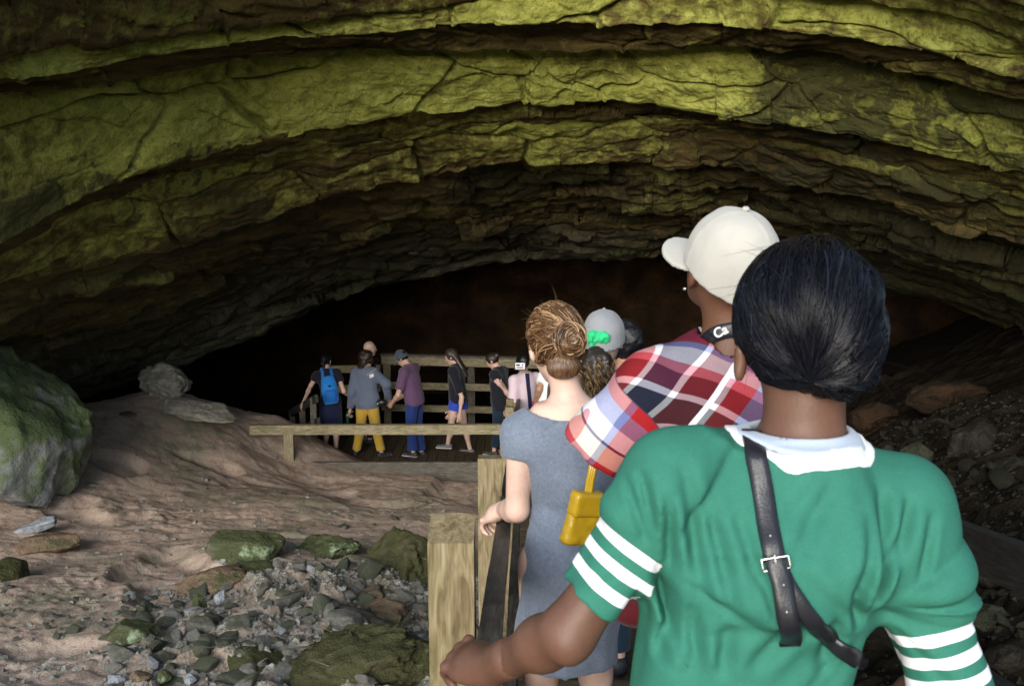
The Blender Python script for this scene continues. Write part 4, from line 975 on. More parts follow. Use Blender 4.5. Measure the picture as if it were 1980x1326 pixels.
hairmat('hair_brown', (0.035, 0.018, 0.008), (0.13, 0.07, 0.035), .4); hairmat('hair_auburn', (0.03, 0.013, 0.006), (0.16, 0.082, 0.035), .35); strandmat('hair_strand_auburn', [(0, (0.03, 0.013, 0.006)), (.6, (0.13, 0.066, 0.028)), (1, (0.40, 0.25, 0.13))], .3); strandmat('hair_curl', [(0, (0.015, 0.008, 0.004)), (.6, (0.08, 0.045, 0.018)), (1, (0.26, 0.17, 0.07))], .4); hairmat('hair_long_dark', (0.018, 0.012, 0.010), (0.07, 0.05, 0.042), .3, .6)

FAR = 'visitors on the platform at the foot of the walkway'
def place(px, py, Y): p = at(px, py, Y); p[2] = PLAT; return p
# --- the woman with the blue backpack
A = Person('person in black clothes with a bright blue backpack holding the stair rail', place(642, 876, 15.1), R_(14), .92, .16, -.10, head=(R_(-25), .35, 0), group=FAR,
    joints={'ell': at(601, 745, 15.1), 'wrl': at(585, 781, 15.25), 'elr': at(665, 757, 15.05), 'wrr': at(682, 768, 15.35), 'anl': at(629, 868, 15.35), 'anr': at(650, 869, 15.0), 'knl': at(632, 830, 15.3), 'knr': at(650, 828, 15.05)})
A.body(M['skin_pale']); A.top(M['black_cloth'], sleeve=.5, hem=-.1); A.skirt(M['navy_cloth'], hem=.50, flare=.02); A.shoes(M['shoe_dark'], M['shoe_white'])
A.hair(M['hair_black'], lambda q: smin(hair_cap(q, .004, 3), capsule(q, (0, -.11, .02), (0, -.12, -.14), .035, .02), .03), ((-.13, -.2, -.2), (.13, .14, .16)))
bp = tag(empty('backpack', A.loc+np.array([0, 0, 1.0]), R_(14)), 'bright blue backpack worn by the person at the stair rail', 'backpack')
def in_frame(P_, pts): return None
def sdf_part(name, fn, lo, hi, h, mat, parent, scale=1.0, shift=(0, 0, 0), attrs=None):
    V, F = surface_nets(fn, lo, hi, h); return mesh_obj(name, V*scale+np.asarray(shift), F, mat, parent, attrs=attrs)
sh = (0, 0, -1.0)
def bp_body(p):
    q = A.tq(p); z = q[:, 2]; o = stack(q, [(-.06, 0, -.17, .10, .05), (0, 0, -.185, .135, .085), (.12, 0, -.19, .14, .095), (.28, 0, -.18, .13, .075), (.38, 0, -.165, .10, .05), (.41, 0, -.16, .07, .035)])
    return o+.006*fbm(p*12, 3)
def bbx(c, r): 
    w = A.hip+A.Rt.astype(float)@np.array(c); return w-r, w+r
sdf_part('pack', bp_body, *bbx((0, -.17, .17), .32), .011, M['backpack_cloth'], bp, A.k, sh)
sdf_part('pocket', lambda p: stack(A.tq(p), [(-.02, 0, -.245, .08, .03), (.08, 0, -.262, .10, .04), (.16, 0, -.265, .095, .03), (.19, 0, -.25, .07, .02)])+.004*fbm(p*14, 2), *bbx((0, -.2, .1), .26), .010, M['backpack_dark'], bp, A.k, sh)
sdf_part('badge', lambda p: ell(A.tq(p), (0, -.272, .245), (.026, .03, .018)), *bbx((0, -.24, .245), .07), .006, M['black_plastic'], bp, A.k, sh)
for g in (-1, 1):
    sdf_part('strap', lambda p, g=g: np.maximum(np.abs(A.top_sdf(p)-.008)-.008, np.maximum(np.abs(A.tq(p)[:, 0]-g*(.075+.02*sstep(.45, .3, A.tq(p)[:, 2])))-.026, .22-A.tq(p)[:, 2])), *bbx((g*.1, 0, .38), .22), .009, M['backpack_dark'], bp, A.k, sh)
# --- the hooded jacket and mustard trousers
Bp = Person('person in a grey blue hooded jacket and mustard trousers with long dark curly hair', place(713, 880, 15.0), R_(-24), .95, .05, -.09, group=FAR, head=(R_(-30), .2, 0), build=1.08,
    joints={'ell': at(681, 757, 14.95), 'wrl': at(677, 793, 15.1), 'elr': at(747, 742, 15.0), 'wrr': at(752, 775, 15.25), 'anl': at(689, 873, 15.0), 'knl': at(697, 830, 15.0), 'anr': at(738, 874, 14.95), 'knr': at(728, 833, 15.0), 'ftr': R_(-30)})
Bp.body(M['skin_light']); Bp.bottom(M['mustard_cloth'], flare=.012); Bp.shoes(M['shoe_dark'], M['shoe_white'])
Bp.top(M['hoodie_cloth'], 'jacket', fore=.94, hem=-.14, inf=.024, loose=.02, hood=True, fold=.014)
Bp.hair(M['hair_dark'], lambda q: hair_long(q, .19, 5, .115, .022)+.018*fbm(q*34, 2), ((-.17, -.2, -.26), (.17, .14, .17)), .009)
w = at(716, 728, 14.7)
bot = tag(empty('bottle', at(672, 806, 15.12)), 'small dark green bottle hanging from the hooded jacket wearer’s hand'.replace('’', "'"), 'bottle')
def lathe(name, prof, mat, parent, n=20, loc=(0, 0, 0)):
    V = [(r*math.cos(2*math.pi*j/n)+loc[0], r*math.sin(2*math.pi*j/n)+loc[1], z+loc[2]) for r, z in prof for j in range(n)]
    F = [(i*n+j, i*n+(j+1) % n, (i+1)*n+(j+1) % n, (i+1)*n+j) for i in range(len(prof)-1) for j in range(n)]
    return mesh_obj(name, V, F, mat, parent)
lathe('flask', [(0, -.10), (.028, -.10), (.03, -.09), (.03, .03), (.018, .06), (.014, .07), (0, .07)], M['bottle_glass'], bot); lathe('lid', [(0, .095), (.016, .095), (.017, .07), (0, .07)], M['black_plastic'], bot)
hb = tag(empty('hip_bag', at(738, 778, 14.85)), 'small black bag with a bright clasp on the hooded jacket wearer hip', 'bag')
sdf_part('pouch', lambda p: ell(p, (0, 0, 0), (.085, .05, .055))+.004*fbm(p*20, 2), (-.13,)*3, (.13,)*3, .008, M['black_plastic'], hb)
sdf_part('clasp', lambda p: ell(p, (-.055, -.035, -.01), (.018, .02, .022)), (-.1,)*3, (.06,)*3, .006, M['steel'], hb)
# print on the jacket's back
def on_surfaces(fn, xy, y0, y1):
    """first hits of sight lines on a distance field given in world space"""
    A = np.array([at(x, y, y0) for x, y in xy]); B_ = np.array([at(x, y, y1) for x, y in xy]); d = B_-A; L = np.linalg.norm(d, axis=1); t = np.zeros(len(A))
    for _ in range(60):
        v = np.asarray(fn((A+d*t[:, None]).astype(f32))); t = np.clip(t+np.maximum(v*0.7, -0.002)/L*(np.abs(v) > .0006), 0, 1)
    return A+d*t[:, None]
def on_surface(fn, px, py, y0, y1): return on_surfaces(fn, [(px, py)], y0, y1)[0]
def world_fn(P_, f):
    Rz = rotz(-P_.rz); return lambda p: f((((p-P_.loc)@Rz.T)/P_.k).astype(f32))*P_.k
wf = world_fn(Bp, Bp.top_sdf)
def patch(name, fn, pxpy, y0, y1, mat, parent, lift=.004, n=7):
    """a thin printed patch lying on a garment, given by its corners in the photograph"""
    c = np.array(pxpy, float); V = []
    for i in range(n):
        for j in range(n):
            u, v = i/(n-1), j/(n-1); p = (c[0]*(1-u)+c[1]*u)*(1-v)+(c[3]*(1-u)+c[2]*u)*v
            h = on_surface(fn, p[0], p[1], y0, y1); V.append(h-lift*h/np.linalg.norm(h))
    V = np.array(V)-np.asarray(parent.location)
    Rz = rotz(-parent.rotation_euler.z); V = V@Rz.T
    return mesh_obj(name, V, grid_faces(n, n), mat, parent)
patch('print', wf, [(714, 724), (722, 722), (723, 728), (715, 731)], 14.4, 15.3, M['white_cloth'], Bp.e)
patch('print', wf, [(708, 724), (728, 711), (729, 713), (709, 727)], 14.4, 15.3, M['pale_cap'], Bp.e)
# --- the bald man beyond
C = Person('bald person standing beyond the hooded jacket, only the pale head showing', place(716, 872, 15.75), R_(-70), .98, .0, 0, male=True, head=(0, .1, 0), group=FAR)
C.body(M['skin_pale'], hands=False); C.top(M['navy_cloth'], hem=-.1); C.bottom(M['olive_cloth']); C.shoes(M['shoe_dark'])
# --- the purple shirt
D = Person('person in a purple t-shirt and blue jeans bowing under a dark grey cap', place(802, 880, 15.0), R_(68), .985, .20, 0, male=True, group=FAR, head=(R_(4), .55, 0),
    joints={'ell': at(770, 764, 14.75), 'wrl': at(757, 780, 14.9), 'elr': at(786, 760, 15.25), 'wrr': at(762, 776, 15.2), 'anl': at(799, 874, 14.9), 'anr': at(815, 873, 15.05), 'knl': at(795, 828, 14.9), 'knr': at(808, 828, 15.05)})
D.body(M['skin_light']); D.top(M['purple_cloth'], sleeve=.78, hem=-.12, inf=.016, loose=.022); D.bottom(M['denim'], flare=.02, fold=.012); D.shoes(M['shoe_dark'], M['shoe_white'])
D.hair(M['hair_black'], lambda q: hair_cap(q, .0, 9)); D.cap(M['grey_cap'])
# --- the girl with long hair
E = Person('person with long dark hair, black t-shirt and bright blue shorts looking down', place(886, 872, 15.2), R_(72), .965, .07, 0, group=FAR, head=(R_(8), .40, 0),
    joints={'ell': at(893, 768, 14.95), 'wrl': at(889, 800, 14.9), 'elr': at(884, 768, 15.4), 'wrr': at(872, 795, 15.45), 'anl': at(866, 858, 15.1), 'knl': at(872, 822, 15.1), 'anr': at(909, 868, 15.2), 'knr': at(898, 824, 15.2), 'ftl': R_(10)})
E.body(M['skin_pale'], curl=.4); E.top(M['black_cloth'], sleeve=.85, hem=-.10, inf=.016, loose=.02); E.bottom(M['royal_cloth'], 'shorts', frac=.42, flare=.03); E.shoes(M['shoe_grey'], M['shoe_white'])
E.hair(M['hair_long_dark'], lambda q: hair_long(q, .40, 13, .085, .004), ((-.15, -.2, -.44), (.15, .14, .16)), .009)
# --- the woman in black with a hand at the chest
Fp = Person('person in black with tied dark hair and a hand raised to the chest', place(968, 882, 14.9), R_(66), .965, .10, 0, group=FAR, head=(R_(6), .62, 0),
    joints={'ell': at(985, 765, 14.75), 'wrl': at(968, 745, 14.70), 'elr': at(975, 765, 15.05), 'wrr': at(962, 744, 14.95), 'anl': at(955, 872, 14.85), 'anr': at(966, 876, 15.05), 'knl': at(962, 830, 14.85), 'knr': at(968, 830, 15.0)})
Fp.body(M['skin_pale']); Fp.top(M['black_cloth'], sleeve=.25, hem=-.16, inf=.02, loose=.025); Fp.bottom(M['teal_cloth'], shin=.8); Fp.shoes(M['sandal'], M['shoe_white'])
Fp.hair(M['hair_dark'], lambda q: smin(hair_cap(q, .002, 19), ell(q, (0, -.125, .02), (.045, .04, .05)), .015))
# --- the pink shirt with a dark strap
Gp = Person('person in a pale pink t-shirt with a dark shoulder strap behind the grey dress', at(1016, 930, 13.4)*np.array([1, 1, 0])+np.array([0, 0, floor_z(13.4)-.1]), R_(35), 1.0, .06, 0, male=True, head=(0, .2, 0), group=FAR,
    joints={'ell': at(992, 783, 13.25), 'wrl': at(978, 797, 13.6)})
Gp.body(M['skin_light']); Gp.top(M['pink_cloth'], sleeve=.9, inf=.016, loose=.015); Gp.bottom(M['teal_cloth']); Gp.shoes(M['shoe_dark'])
Gp.hair(M['hair_black'], lambda q: hair_cap(q, .002, 23))
gs = tag(empty('shoulder_bag_strap', at(1022, 745, 13.1)), 'dark bag strap running over the pale pink shirt shoulder', 'strap')
wg = world_fn(Gp, Gp.top_sdf)
def strap_on(name, fn, pts, width, mat, parent, y0, y1, thick=.005, n=40, lift=.003, wave=0.0):
    """a strap laid along a garment: its path is found on the cloth and it keeps a real width and thickness"""
    c = np.array(pts, float); s = np.r_[0, np.cumsum(np.linalg.norm(np.diff(c, axis=0), axis=1))]; u = np.linspace(0, s[-1], n)
    xy = np.stack([np.interp(u, s, c[:, 0]), np.interp(u, s, c[:, 1])], -1)
    ker = np.ones(5)/5
    for k_ in (0, 1): xy[2:-2, k_] = np.convolve(xy[:, k_], ker, 'valid')
    P_ = on_surfaces(fn, xy, y0, y1)
    for k_ in range(3): P_[2:-2, k_] = np.convolve(P_[:, k_], ker, 'valid')
    t = np.gradient(P_, axis=0); t /= np.linalg.norm(t, axis=1, keepdims=True)
    e = 2e-3; N = np.stack([fn((P_+np.eye(3)[k_]*e).astype(f32))-fn((P_-np.eye(3)[k_]*e).astype(f32)) for k_ in range(3)], -1); N /= np.linalg.norm(N, axis=1, keepdims=True)+1e-9
    for k_ in range(3): N[2:-2, k_] = np.convolve(N[:, k_], ker, 'valid')
    N /= np.linalg.norm(N, axis=1, keepdims=True)
    s_ = np.cross(t, N); s_ /= np.linalg.norm(s_, axis=1, keepdims=True); N = np.cross(s_, t)
    base = P_+N*lift; w = width/2
    ring = [base-s_*w, base-s_*w*.96+N*thick, base-s_*w*.4+N*(thick*1.3), base+s_*w*.4+N*(thick*1.3), base+s_*w*.96+N*thick, base+s_*w]
    V = np.stack(ring, 1); k_ = len(ring); F = []
    for i in range(n-1):
        for j in range(k_): F.append((i*k_+j, i*k_+(j+1) % k_, (i+1)*k_+(j+1) % k_, (i+1)*k_+j))
    F += [tuple(range(k_)), tuple((n-1)*k_+j for j in range(k_))[::-1]]
    V = (V.reshape(-1, 3)-np.asarray(parent.location))@rotz(-parent.rotation_euler.z).T
    mesh_obj(name, V, F, mat, parent); return base, s_, N, t
strap_on('strap', wg, [(1019, 722), (1021, 745), (1024, 772), (1026, 800)], .06, M['navy_cloth'], gs, 12.8, 13.9)
ph = tag(empty('phone', at(1006, 708, 13.1)), 'black phone with a pale screen held up beside the pink shirt', 'phone')
def box_obj(name, c, sz, mat, parent, bev=.004, rot=None):
    bm = bmesh.new(); bmesh.ops.create_cube(bm, size=1.0, matrix=Matrix.Diagonal((*sz, 1)))
    bmesh.ops.bevel(bm, geom=bm.edges[:], offset=bev, segments=2, affect='EDGES'); me = bpy.data.meshes.new(name); bm.to_mesh(me); bm.free(); me.materials.append(mat)
    o = bpy.data.objects.new(name, me); COL.objects.link(o); o.parent = parent; o.location = tuple(c)
    if rot: o.rotation_euler = rot
    return o
box_obj('case', (0, 0, 0), (.155, .012, .105), M['black_plastic'], ph); box_obj('screen', (-.003, -.007, .004), (.128, .004, .085), M['screen_white'], ph, .001)
for dx, dz, w_, h_ in ((-.03, .018, .05, .022), (.03, .02, .02, .018), (-.005, -.015, .09, .014)): box_obj('picture', (dx, -.0105, dz), (w_, .002, h_), M['black_plastic'], ph, .0005)
# --- the white sleeve with a wristband
H = Person('person in white with a tan bare arm and a red and blue wristband', at(1068, 960, 12.2)*np.array([1, 1, 0])+np.array([0, 0, floor_z(12.2)]), R_(-10), .99, .03, 0, head=(0, .2, 0), group=FAR, male=True,
    joints={'shl': at(1054, 726, 12.2), 'ell': at(1043, 752, 12.1), 'wrl': at(1034, 782, 12.25)})
H.body(M['skin_tan']); H.top(M['white_cloth'], sleeve=.6, inf=.02, loose=.02); H.bottom(M['teal_cloth']); H.shoes(M['shoe_dark']); H.hair(M['hair_black'], lambda q: hair_cap(q, .002, 29))
wd = H.J['wrl']-H.J['ell']; wd /= np.linalg.norm(wd)
for nm, c_, m_ in (('wristband', -.01, 'wrist_blue'), ('wristband', -.03, 'wrist_red')):
    cc = H.J['wrl']+wd*c_; V, F = surface_nets(lambda p: np.maximum(np.abs(np.linalg.norm((p-cc)-((p-cc)@wd)[:, None]*wd, axis=1)-.036)-.006, np.abs((p-cc)@wd)-.010), cc-.06, cc+.06, .005); mesh_obj(nm, V*H.k, F, M[m_], H.e)
# --- black hair beyond the curls
LINE = 'visitors queuing down the walkway'
I = Person('person with ruffled black hair standing beyond the pale grey cap', np.array([at(1212, 650, 5.6)[0], 5.6, floor_z(5.6)]), R_(8), 1.03, .0, 0, male=True, head=(R_(20), .1, 0), group=LINE); I.vox = .014
I.body(M['skin_tan']); I.top(M['navy_cloth']); I.bottom(M['olive_cloth']); I.shoes(M['shoe_dark'])
I.hair(M['hair_black'], lambda q: hair_cap(q, .016, 31)+.016*fbm(q*26+3, 3), vox=.006)
# ------------------------------------------------------------------ the curly ponytail under a pale cap
Jp = Person('person with a big curly brown ponytail under a pale grey cap and green scarf', np.array([at(1165, 650, 4.6)[0], 4.6, floor_z(4.6)]), R_(-4), 1.035, .0, 0, head=(R_(-14), .12, 0), group=LINE)
Jp.body(M['skin_pale']); Jp.top(M['olive_cloth']); Jp.bottom(M['teal_cloth']); Jp.shoes(M['shoe_dark'])
Jp.hair(M['hair_curl'], lambda q: smin(np.maximum(hair_cap(q, -.004, 3), -.02-q[:, 2]), ell(q, (-.005, -.115, -.13), (.074, .06, .105))+.016*fbm(q*34, 3), .01), ((-.15, -.24, -.30), (.15, .14, .17)), .007)
r = np.random.default_rng(5); S = 420; n = 22
th = r.uniform(0, 2*math.pi, S); st = np.stack([-.005+.066*np.cos(th)*r.random(S)**.4, -.115+.055*np.sin(th)*r.random(S)**.4, np.full(S, -.05)], -1)
t = np.linspace(0, 1, n); bulge = np.sin(np.clip(t, 0, 1)*math.pi*.62+.35)
cx = st-np.array([-.005, -.115, -.05]); L_ = r.uniform(.11, .22, S)
path = np.array([-.005, -.115, -.05])+cx[:, None]*bulge[None, :, None]*1.25; path[..., 2] -= L_[:, None]*t[None]
fr = r.uniform(16, 30, S)[:, None]; ph0 = r.uniform(0, 6.28, S)[:, None]; am = r.uniform(.005, .011, S)[:, None]
path[..., 0] += am*np.cos(fr*t+ph0); path[..., 1] += am*np.sin(fr*t+ph0)
V, F = tubes(path, r.uniform(.0012, .0026, S)); V = Jp.hc+V@Jp.Rh.T.astype(float); o = mesh_obj('curls', V*Jp.k, F, M['hair_curl'], Jp.e, attrs={'tone': tones(S, n)}); o['kind'] = 'stuff'
Jp.cap(M['pale_cap'], tilt=.12, vox=.006)
V, F = surface_nets(lambda p: (lambda q: ell(q, (-.012, -.112, .012), (.062, .030, .034))+.020*fbm(q*40, 3))(Jp.hq(p)), Jp.hc-.2, Jp.hc+.2, .006); mesh_obj('scarf', V*Jp.k, F, M['scarf_green'], Jp.e)

# ------------------------------------------------------------------ the grey dress
Kl = np.array([at(1105, 800, 3.05)[0], 3.05, floor_z(3.05)])
Kp = Person('person in a short sleeved blue grey dress with auburn hair pinned in a bun', Kl, R_(4), 1.0, .04, .0, group=LINE, head=(R_(8), .18, R_(-5)),
    joints={'shl': at(1008, 838, 3.05), 'shr': at(1200, 832, 3.05), 'ell': at(1000, 985, 3.03), 'wrl': at(970, 985, 3.20), 'elr': at(1215, 985, 3.1), 'wrr': at(1215, 1020, 3.3), 'neck': at(1103, 756, 3.05), 'nb': at(1103, 790, 3.05), 'head': at(1074, 668, 3.08)})
Kp.vox = .0085; Kp.hip = Kp.hip+np.array([-.02, 0, 0])
def dress(p, cut=True):
    q = Kp.tq(p); J = Kp.J
    T = [(-.35, .0, -.01, .162, .138), (-.27, .0, -.01, .160, .137), (-.12, .02, -.015, .160, .13), (-.02, .025, -.012, .152, .122), (.10, .025, 0, .126, .102), (.16, .025, 0, .122, .10), (.27, .02, 0, .134, .112), (.37, .015, -.005, .142, .106), (.44, .01, -.012, .125, .084), (.50, .01, -.015, .10, .066)]
    o = stack(q, T, .012)
    for sd, g in (('l', -1), ('r', 1)):
        o = smin(o, capsule(p, J['nb'], J['sh'+sd], .058, .056), .05); o = smin(o, cutcap(p, J['sh'+sd], J['el'+sd], .062, .064, -9, .32), .04)
    if not cut: return o
    o = smax(o, .148-np.linalg.norm((q-np.array([.012, .0, .552], f32))*np.array([.92, 1, 1], f32), axis=1), .006)
    w = fbm(np.stack([q[:, 0]*8+q[:, 2]*4, q[:, 1]*8, q[:, 2]*3.5-q[:, 0]*5], -1)+2, 3)
    ga = np.exp(-((q[:, 2]-.12)/.05)**2)                                   # gathers at the waist
    w2 = fbm(np.stack([q[:, 0]*26+q[:, 2]*20, q[:, 1]*26, q[:, 2]*34], -1)+9, 3)
    return o+.010*w*sstep(.45, .2, q[:, 2])+.010*w2*ga+.013*fbm(np.stack([q[:, 0]*16, q[:, 1]*12, q[:, 2]*2.2+q[:, 0]*3], -1)+4, 3)*sstep(.05, -.15, q[:, 2])-.004*np.exp(-((q[:, 2]-.16)/.02)**2)*-1
Kp.cover = lambda p: dress(p, False)
Kp.body(M['skin_pale'], hand_dirs={'l': (np.array([-.45, .55, -.45]), np.array([-.35, -.1, .9])), 'r': (np.array([0, .5, -.8]), np.array([.9, 0, .1]))}, curl=1.0)
V, F = surface_nets(dress, (-.36, -.22, .53), (.36, .22, 1.46), .007); mesh_obj('dress', V, F, M['dress_cloth'], Kp.e)
Kp.shoes(M['sandal'])
BUN = np.array([.016, -.108, .010])
def bun_fn(q):
    o = hair_cap(q, -.003, 41); b = q-BUN.astype(f32); rr = np.sqrt(b[:, 0]**2+b[:, 2]**2); a = np.arctan2(b[:, 2], b[:, 0])
    coil = np.sqrt((rr-.030-.005*np.sin(a))**2+(b[:, 1]+.004*np.sin(2*a))**2)-.022; coil = coil+.008*fbm(q*28, 3)
    o = smin(o, coil, .012); o = smin(o, ell(b, (0, .012, 0), (.05, .03, .05)), .01)
    o = smin(o, ell(q, (0, -.07, -.07), (.055, .035, .04)), .02)
    return o
Kp.hair(M['hair_auburn'], bun_fn, ((-.15, -.21, -.15), (.15, .14, .17)), .006)
r = np.random.default_rng(11)
def flow(starts, target, steps, step, surf, lift, swirl=0.0, wob=.3):
    """strands that run over a rounded surface towards a gathering point"""
    p = starts.copy(); out = [p.copy()]; S = len(p); rnd = r.normal(size=(S, 3))*wob
    c, rad = surf; lf = 1+lift[:, None]
    for k_ in range(steps):
        d = target-p; dist = np.linalg.norm(d, axis=1, keepdims=True); n_ = (p-c)/rad**2; n_ /= np.linalg.norm(n_, axis=1, keepdims=True)
        d = d/np.maximum(dist, 1e-6)+rnd*np.minimum(1, dist/.12)*math.cos(k_*.35)+swirl*np.cross(n_, d/np.maximum(dist, 1e-6)); d -= n_*np.sum(d*n_, 1, keepdims=True)
        d /= np.linalg.norm(d, axis=1, keepdims=True)+1e-9
        p = p+d*np.minimum(step, dist*.5); kq = np.linalg.norm((p-c)/rad, axis=1, keepdims=True); p = c+(p-c)/kq*lf; out.append(p.copy())
    return np.stack(out, 1)
S = 520; v = r.normal(size=(S*3, 3)); v /= np.linalg.norm(v, axis=1, keepdims=True); v = v[(v[:, 2] > -.75) & (v[:, 1] < .55+.4*v[:, 2])][:S]
C0 = np.array([0, -.016, .026]); RAD = np.array([.086, .103, .106])
pt = flow(C0+v*RAD, BUN, 16, .016, (C0, RAD), r.uniform(-.01, .06, len(v)), .35, .5); pt = pt+.0035*np.sin(np.linspace(0, 9, pt.shape[1])[None, :, None]+r.uniform(0, 6.28, (len(pt), 1, 3)))
V, F = tubes(pt, r.uniform(.0012, .0034, len(pt))); TN = tones(len(pt), pt.shape[1], 3, 1)
# coils round the bun
S = 150; a0 = r.uniform(0, 6.28, S); n = 20; tt = np.linspace(0, 1, n); aa = a0[:, None]+tt*r.uniform(.8, 3.4, S)[:, None]; ph = r.uniform(0, 6.28, S)[:, None]+tt*r.uniform(-1.6, 1.6, S)[:, None]; rt = r.uniform(.018, .027, S)[:, None]
rr = .030+rt*np.cos(ph); path = np.stack([BUN[0]+rr*np.cos(aa), BUN[1]+rt*np.sin(ph)-.004, BUN[2]+rr*np.sin(aa)], -1)
V2, F2 = tubes(path, r.uniform(.0016, .0042, S)); TN = np.r_[TN, tones(S, n, 3, 2)]; F = np.concatenate([F, F2+len(V)]); V = np.concatenate([V, V2])
# loose flyaway hairs
S = 190; vv_ = v[r.integers(len(v), size=S)]; fl = C0+vv_[:, None]*RAD*(1+np.linspace(0, .09, 12)[None, :, None]*r.uniform(.3, 1, S)[:, None, None]); dirn = r.normal(size=(S, 1, 3))*.02; fl = fl+dirn*(np.linspace(0, 1, 12)[None, :, None]**1.5)
V3, F3 = tubes(fl, np.full(S, .0004)); TN = np.r_[TN, tones(S, 12, 3, 3)]; F = np.concatenate([F, F3+len(V)]); V = np.concatenate([V, V3])
mesh_obj('hair_strands', Kp.hc+V@Kp.Rh.T.astype(float), F, M['hair_strand_auburn'], Kp.e, attrs={'tone': TN})['kind'] = 'stuff'
# her yellow bag
yb = tag(empty('handbag', at(1130, 990, 2.80)), 'shiny yellow bag with a strap hanging behind the blue grey dress', 'handbag')
Q = lambda px, py, Y=2.80: at(px, py, Y)-at(1130, 990, 2.80)
c_ = Q(1126, 1000).astype(f32); RB = roty(.20)@rotz(.5)
def rbox(q, h_, r_): d = np.abs(q)-np.asarray(h_, f32)+r_; return np.linalg.norm(np.maximum(d, 0), axis=1)+np.minimum(d.max(1), 0)-r_
sdf_part('bag', lambda p: (lambda q: rbox(q+np.stack([.1*q[:, 2]*np.sign(q[:, 0])*.5, q[:, 0]*0, q[:, 0]*0], -1), (.050, .022, .080), .014)+.010*fbm(q*13, 3)+.004*fbm(q*34, 2))((p-c_)@RB), (-.14, -.12, -.16), (.14, .12, .16), .0055, M['yellow_vinyl'], yb)
V, F = tubes(np.stack([[Q(1138, 950)+np.array([dx, 0, 0]), Q(1141, 930)+np.array([dx, 0, 0]), Q(1146, 905)+np.array([dx, 0, 0]), Q(1152, 870)+np.array([dx, .02, 0]), Q(1158, 830, 2.86)+np.array([dx, .05, 0])] for dx in (-.006, 0, .006)]), .007, 1.0, 6); mesh_obj('strap', V, F, M['yellow_vinyl'], yb)
sdf_part('flap', lambda p: (lambda q: rbox(q-np.array([0, -.006, .045], f32), (.053, .024, .038), .012)+.003*fbm(q*15, 3))((p-c_)@RB), (-.14, -.12, -.1), (.14, .12, .16), .0055, M['yellow_vinyl'], yb)
sdf_part('tassel', lambda p: capsule(p, Q(1106, 1022), Q(1103, 1042), .008, .011)+.003*np.sin(np.arctan2(p[:, 0], p[:, 1])*9), Q(1106, 1040)-.08, Q(1106, 1040)+.08, .006, M['yellow_vinyl'], yb)

# ------------------------------------------------------------------ the plaid shirt under a cream cap
def plaid_mat():
    g = G('plaid_cloth', .85, .2); sm = g.sep(g.attr('seams', 'Vector'))
    isS = g.math('GREATER_THAN', sm[0], 0.0); isY = g.math('GREATER_THAN', sm[1], 0.0)
    mixv = g.mix(isS, g.mix(isY, g.attr('back_thread', 'Vector'), g.attr('yoke_thread', 'Vector')), g.attr('sleeve_thread', 'Vector')); s_ = g.sep(mixv)
    def band(coord, stops): return g.ramp(g.math('FRACT', coord), stops, True)
    navy, red, white, pink, blue, green, mar, cream = (.018, .02, .07), (.42, .02, .025), (.72, .72, .76), (.60, .16, .20), (.22, .25, .46), (.012, .02, .022), (.17, .012, .02), (.66, .60, .46)
    U = band(s_[0], [(0, navy), (.15, white), (.18, mar), (.33, white), (.36, red), (.48, blue), (.60, white), (.72, navy), (.74, cream), (.86, red), (.97, white)])
    W = band(s_[1], [(0, red), (.14, navy), (.19, white), (.32, blue), (.45, white), (.51, green), (.65, white), (.69, mar), (.81, pink), (.87, white), (.96, blue)])
    c = g.mix(.5, U, W); c = g.mix(.5, c, g.mix(1.0, U, W, 'MULTIPLY'))
    ln = g.math('MAXIMUM', g.math('LESS_THAN', g.math('ABSOLUTE', g.math('SUBTRACT', g.math('FRACT', g.math('ADD', s_[0], .18)), .5)), .014), g.math('LESS_THAN', g.math('ABSOLUTE', g.math('SUBTRACT', g.math('FRACT', g.math('ADD', s_[1], .31)), .5)), .014))
    c = g.mix(g.math('MULTIPLY', ln, .85), c, (.75, .75, .78))
    c = g.mix(1.0, c, g.ramp(g.noise(300, 2), [(.2, (.8, .8, .8)), (.8, (1, 1, 1))]), 'MULTIPLY')
    st = g.math('MAXIMUM', g.math('LESS_THAN', g.math('ABSOLUTE', sm[0]), .0022), g.math('MULTIPLY', g.math('LESS_THAN', g.math('ABSOLUTE', sm[1]), .0022), g.math('SUBTRACT', 1.0, isS)))
    c = g.mix(g.math('MULTIPLY', st, .6), c, (.03, .02, .04))
    g.color(c).bump(g.noise(500, 2), .25, .001); M['plaid'] = g.m
plaid_mat()
Ll = np.array([at(1440, 800, 2.2)[0], 2.2, floor_z(2.2)])
Lp = Person('person in a bright plaid shirt and cream baseball cap looking up to the left', Ll, R_(22), 1.03, .0, .0, male=True, group=LINE, build=1.1,
    joints={'neck': at(1400, 618, 2.2), 'nb': at(1412, 668, 2.2), 'shl': at(1262, 742, 2.22), 'shr': at(1525, 742, 2.25), 'ell': at(1168, 858, 2.27), 'wrl': at(1290, 850, 2.5), 'elr': at(1560, 880, 2.3), 'wrr': at(1480, 900, 2.6), 'head': at(1404, 520, 2.2)})
Lp.vox = .0075; Lp.hip = Lp.hip+np.array([0, 0, .075])
fwd = np.array([-.26, .86, .42]); fwd /= np.linalg.norm(fwd); up = np.array([.16, -.38, .90]); up -= fwd*(up@fwd); up /= np.linalg.norm(up); rt_ = np.cross(fwd, up)
Lp.Rh = (rotz(-Lp.rz)@np.stack([rt_, fwd, up], 1)).astype(f32)
NB = Lp.J['nb'].copy()
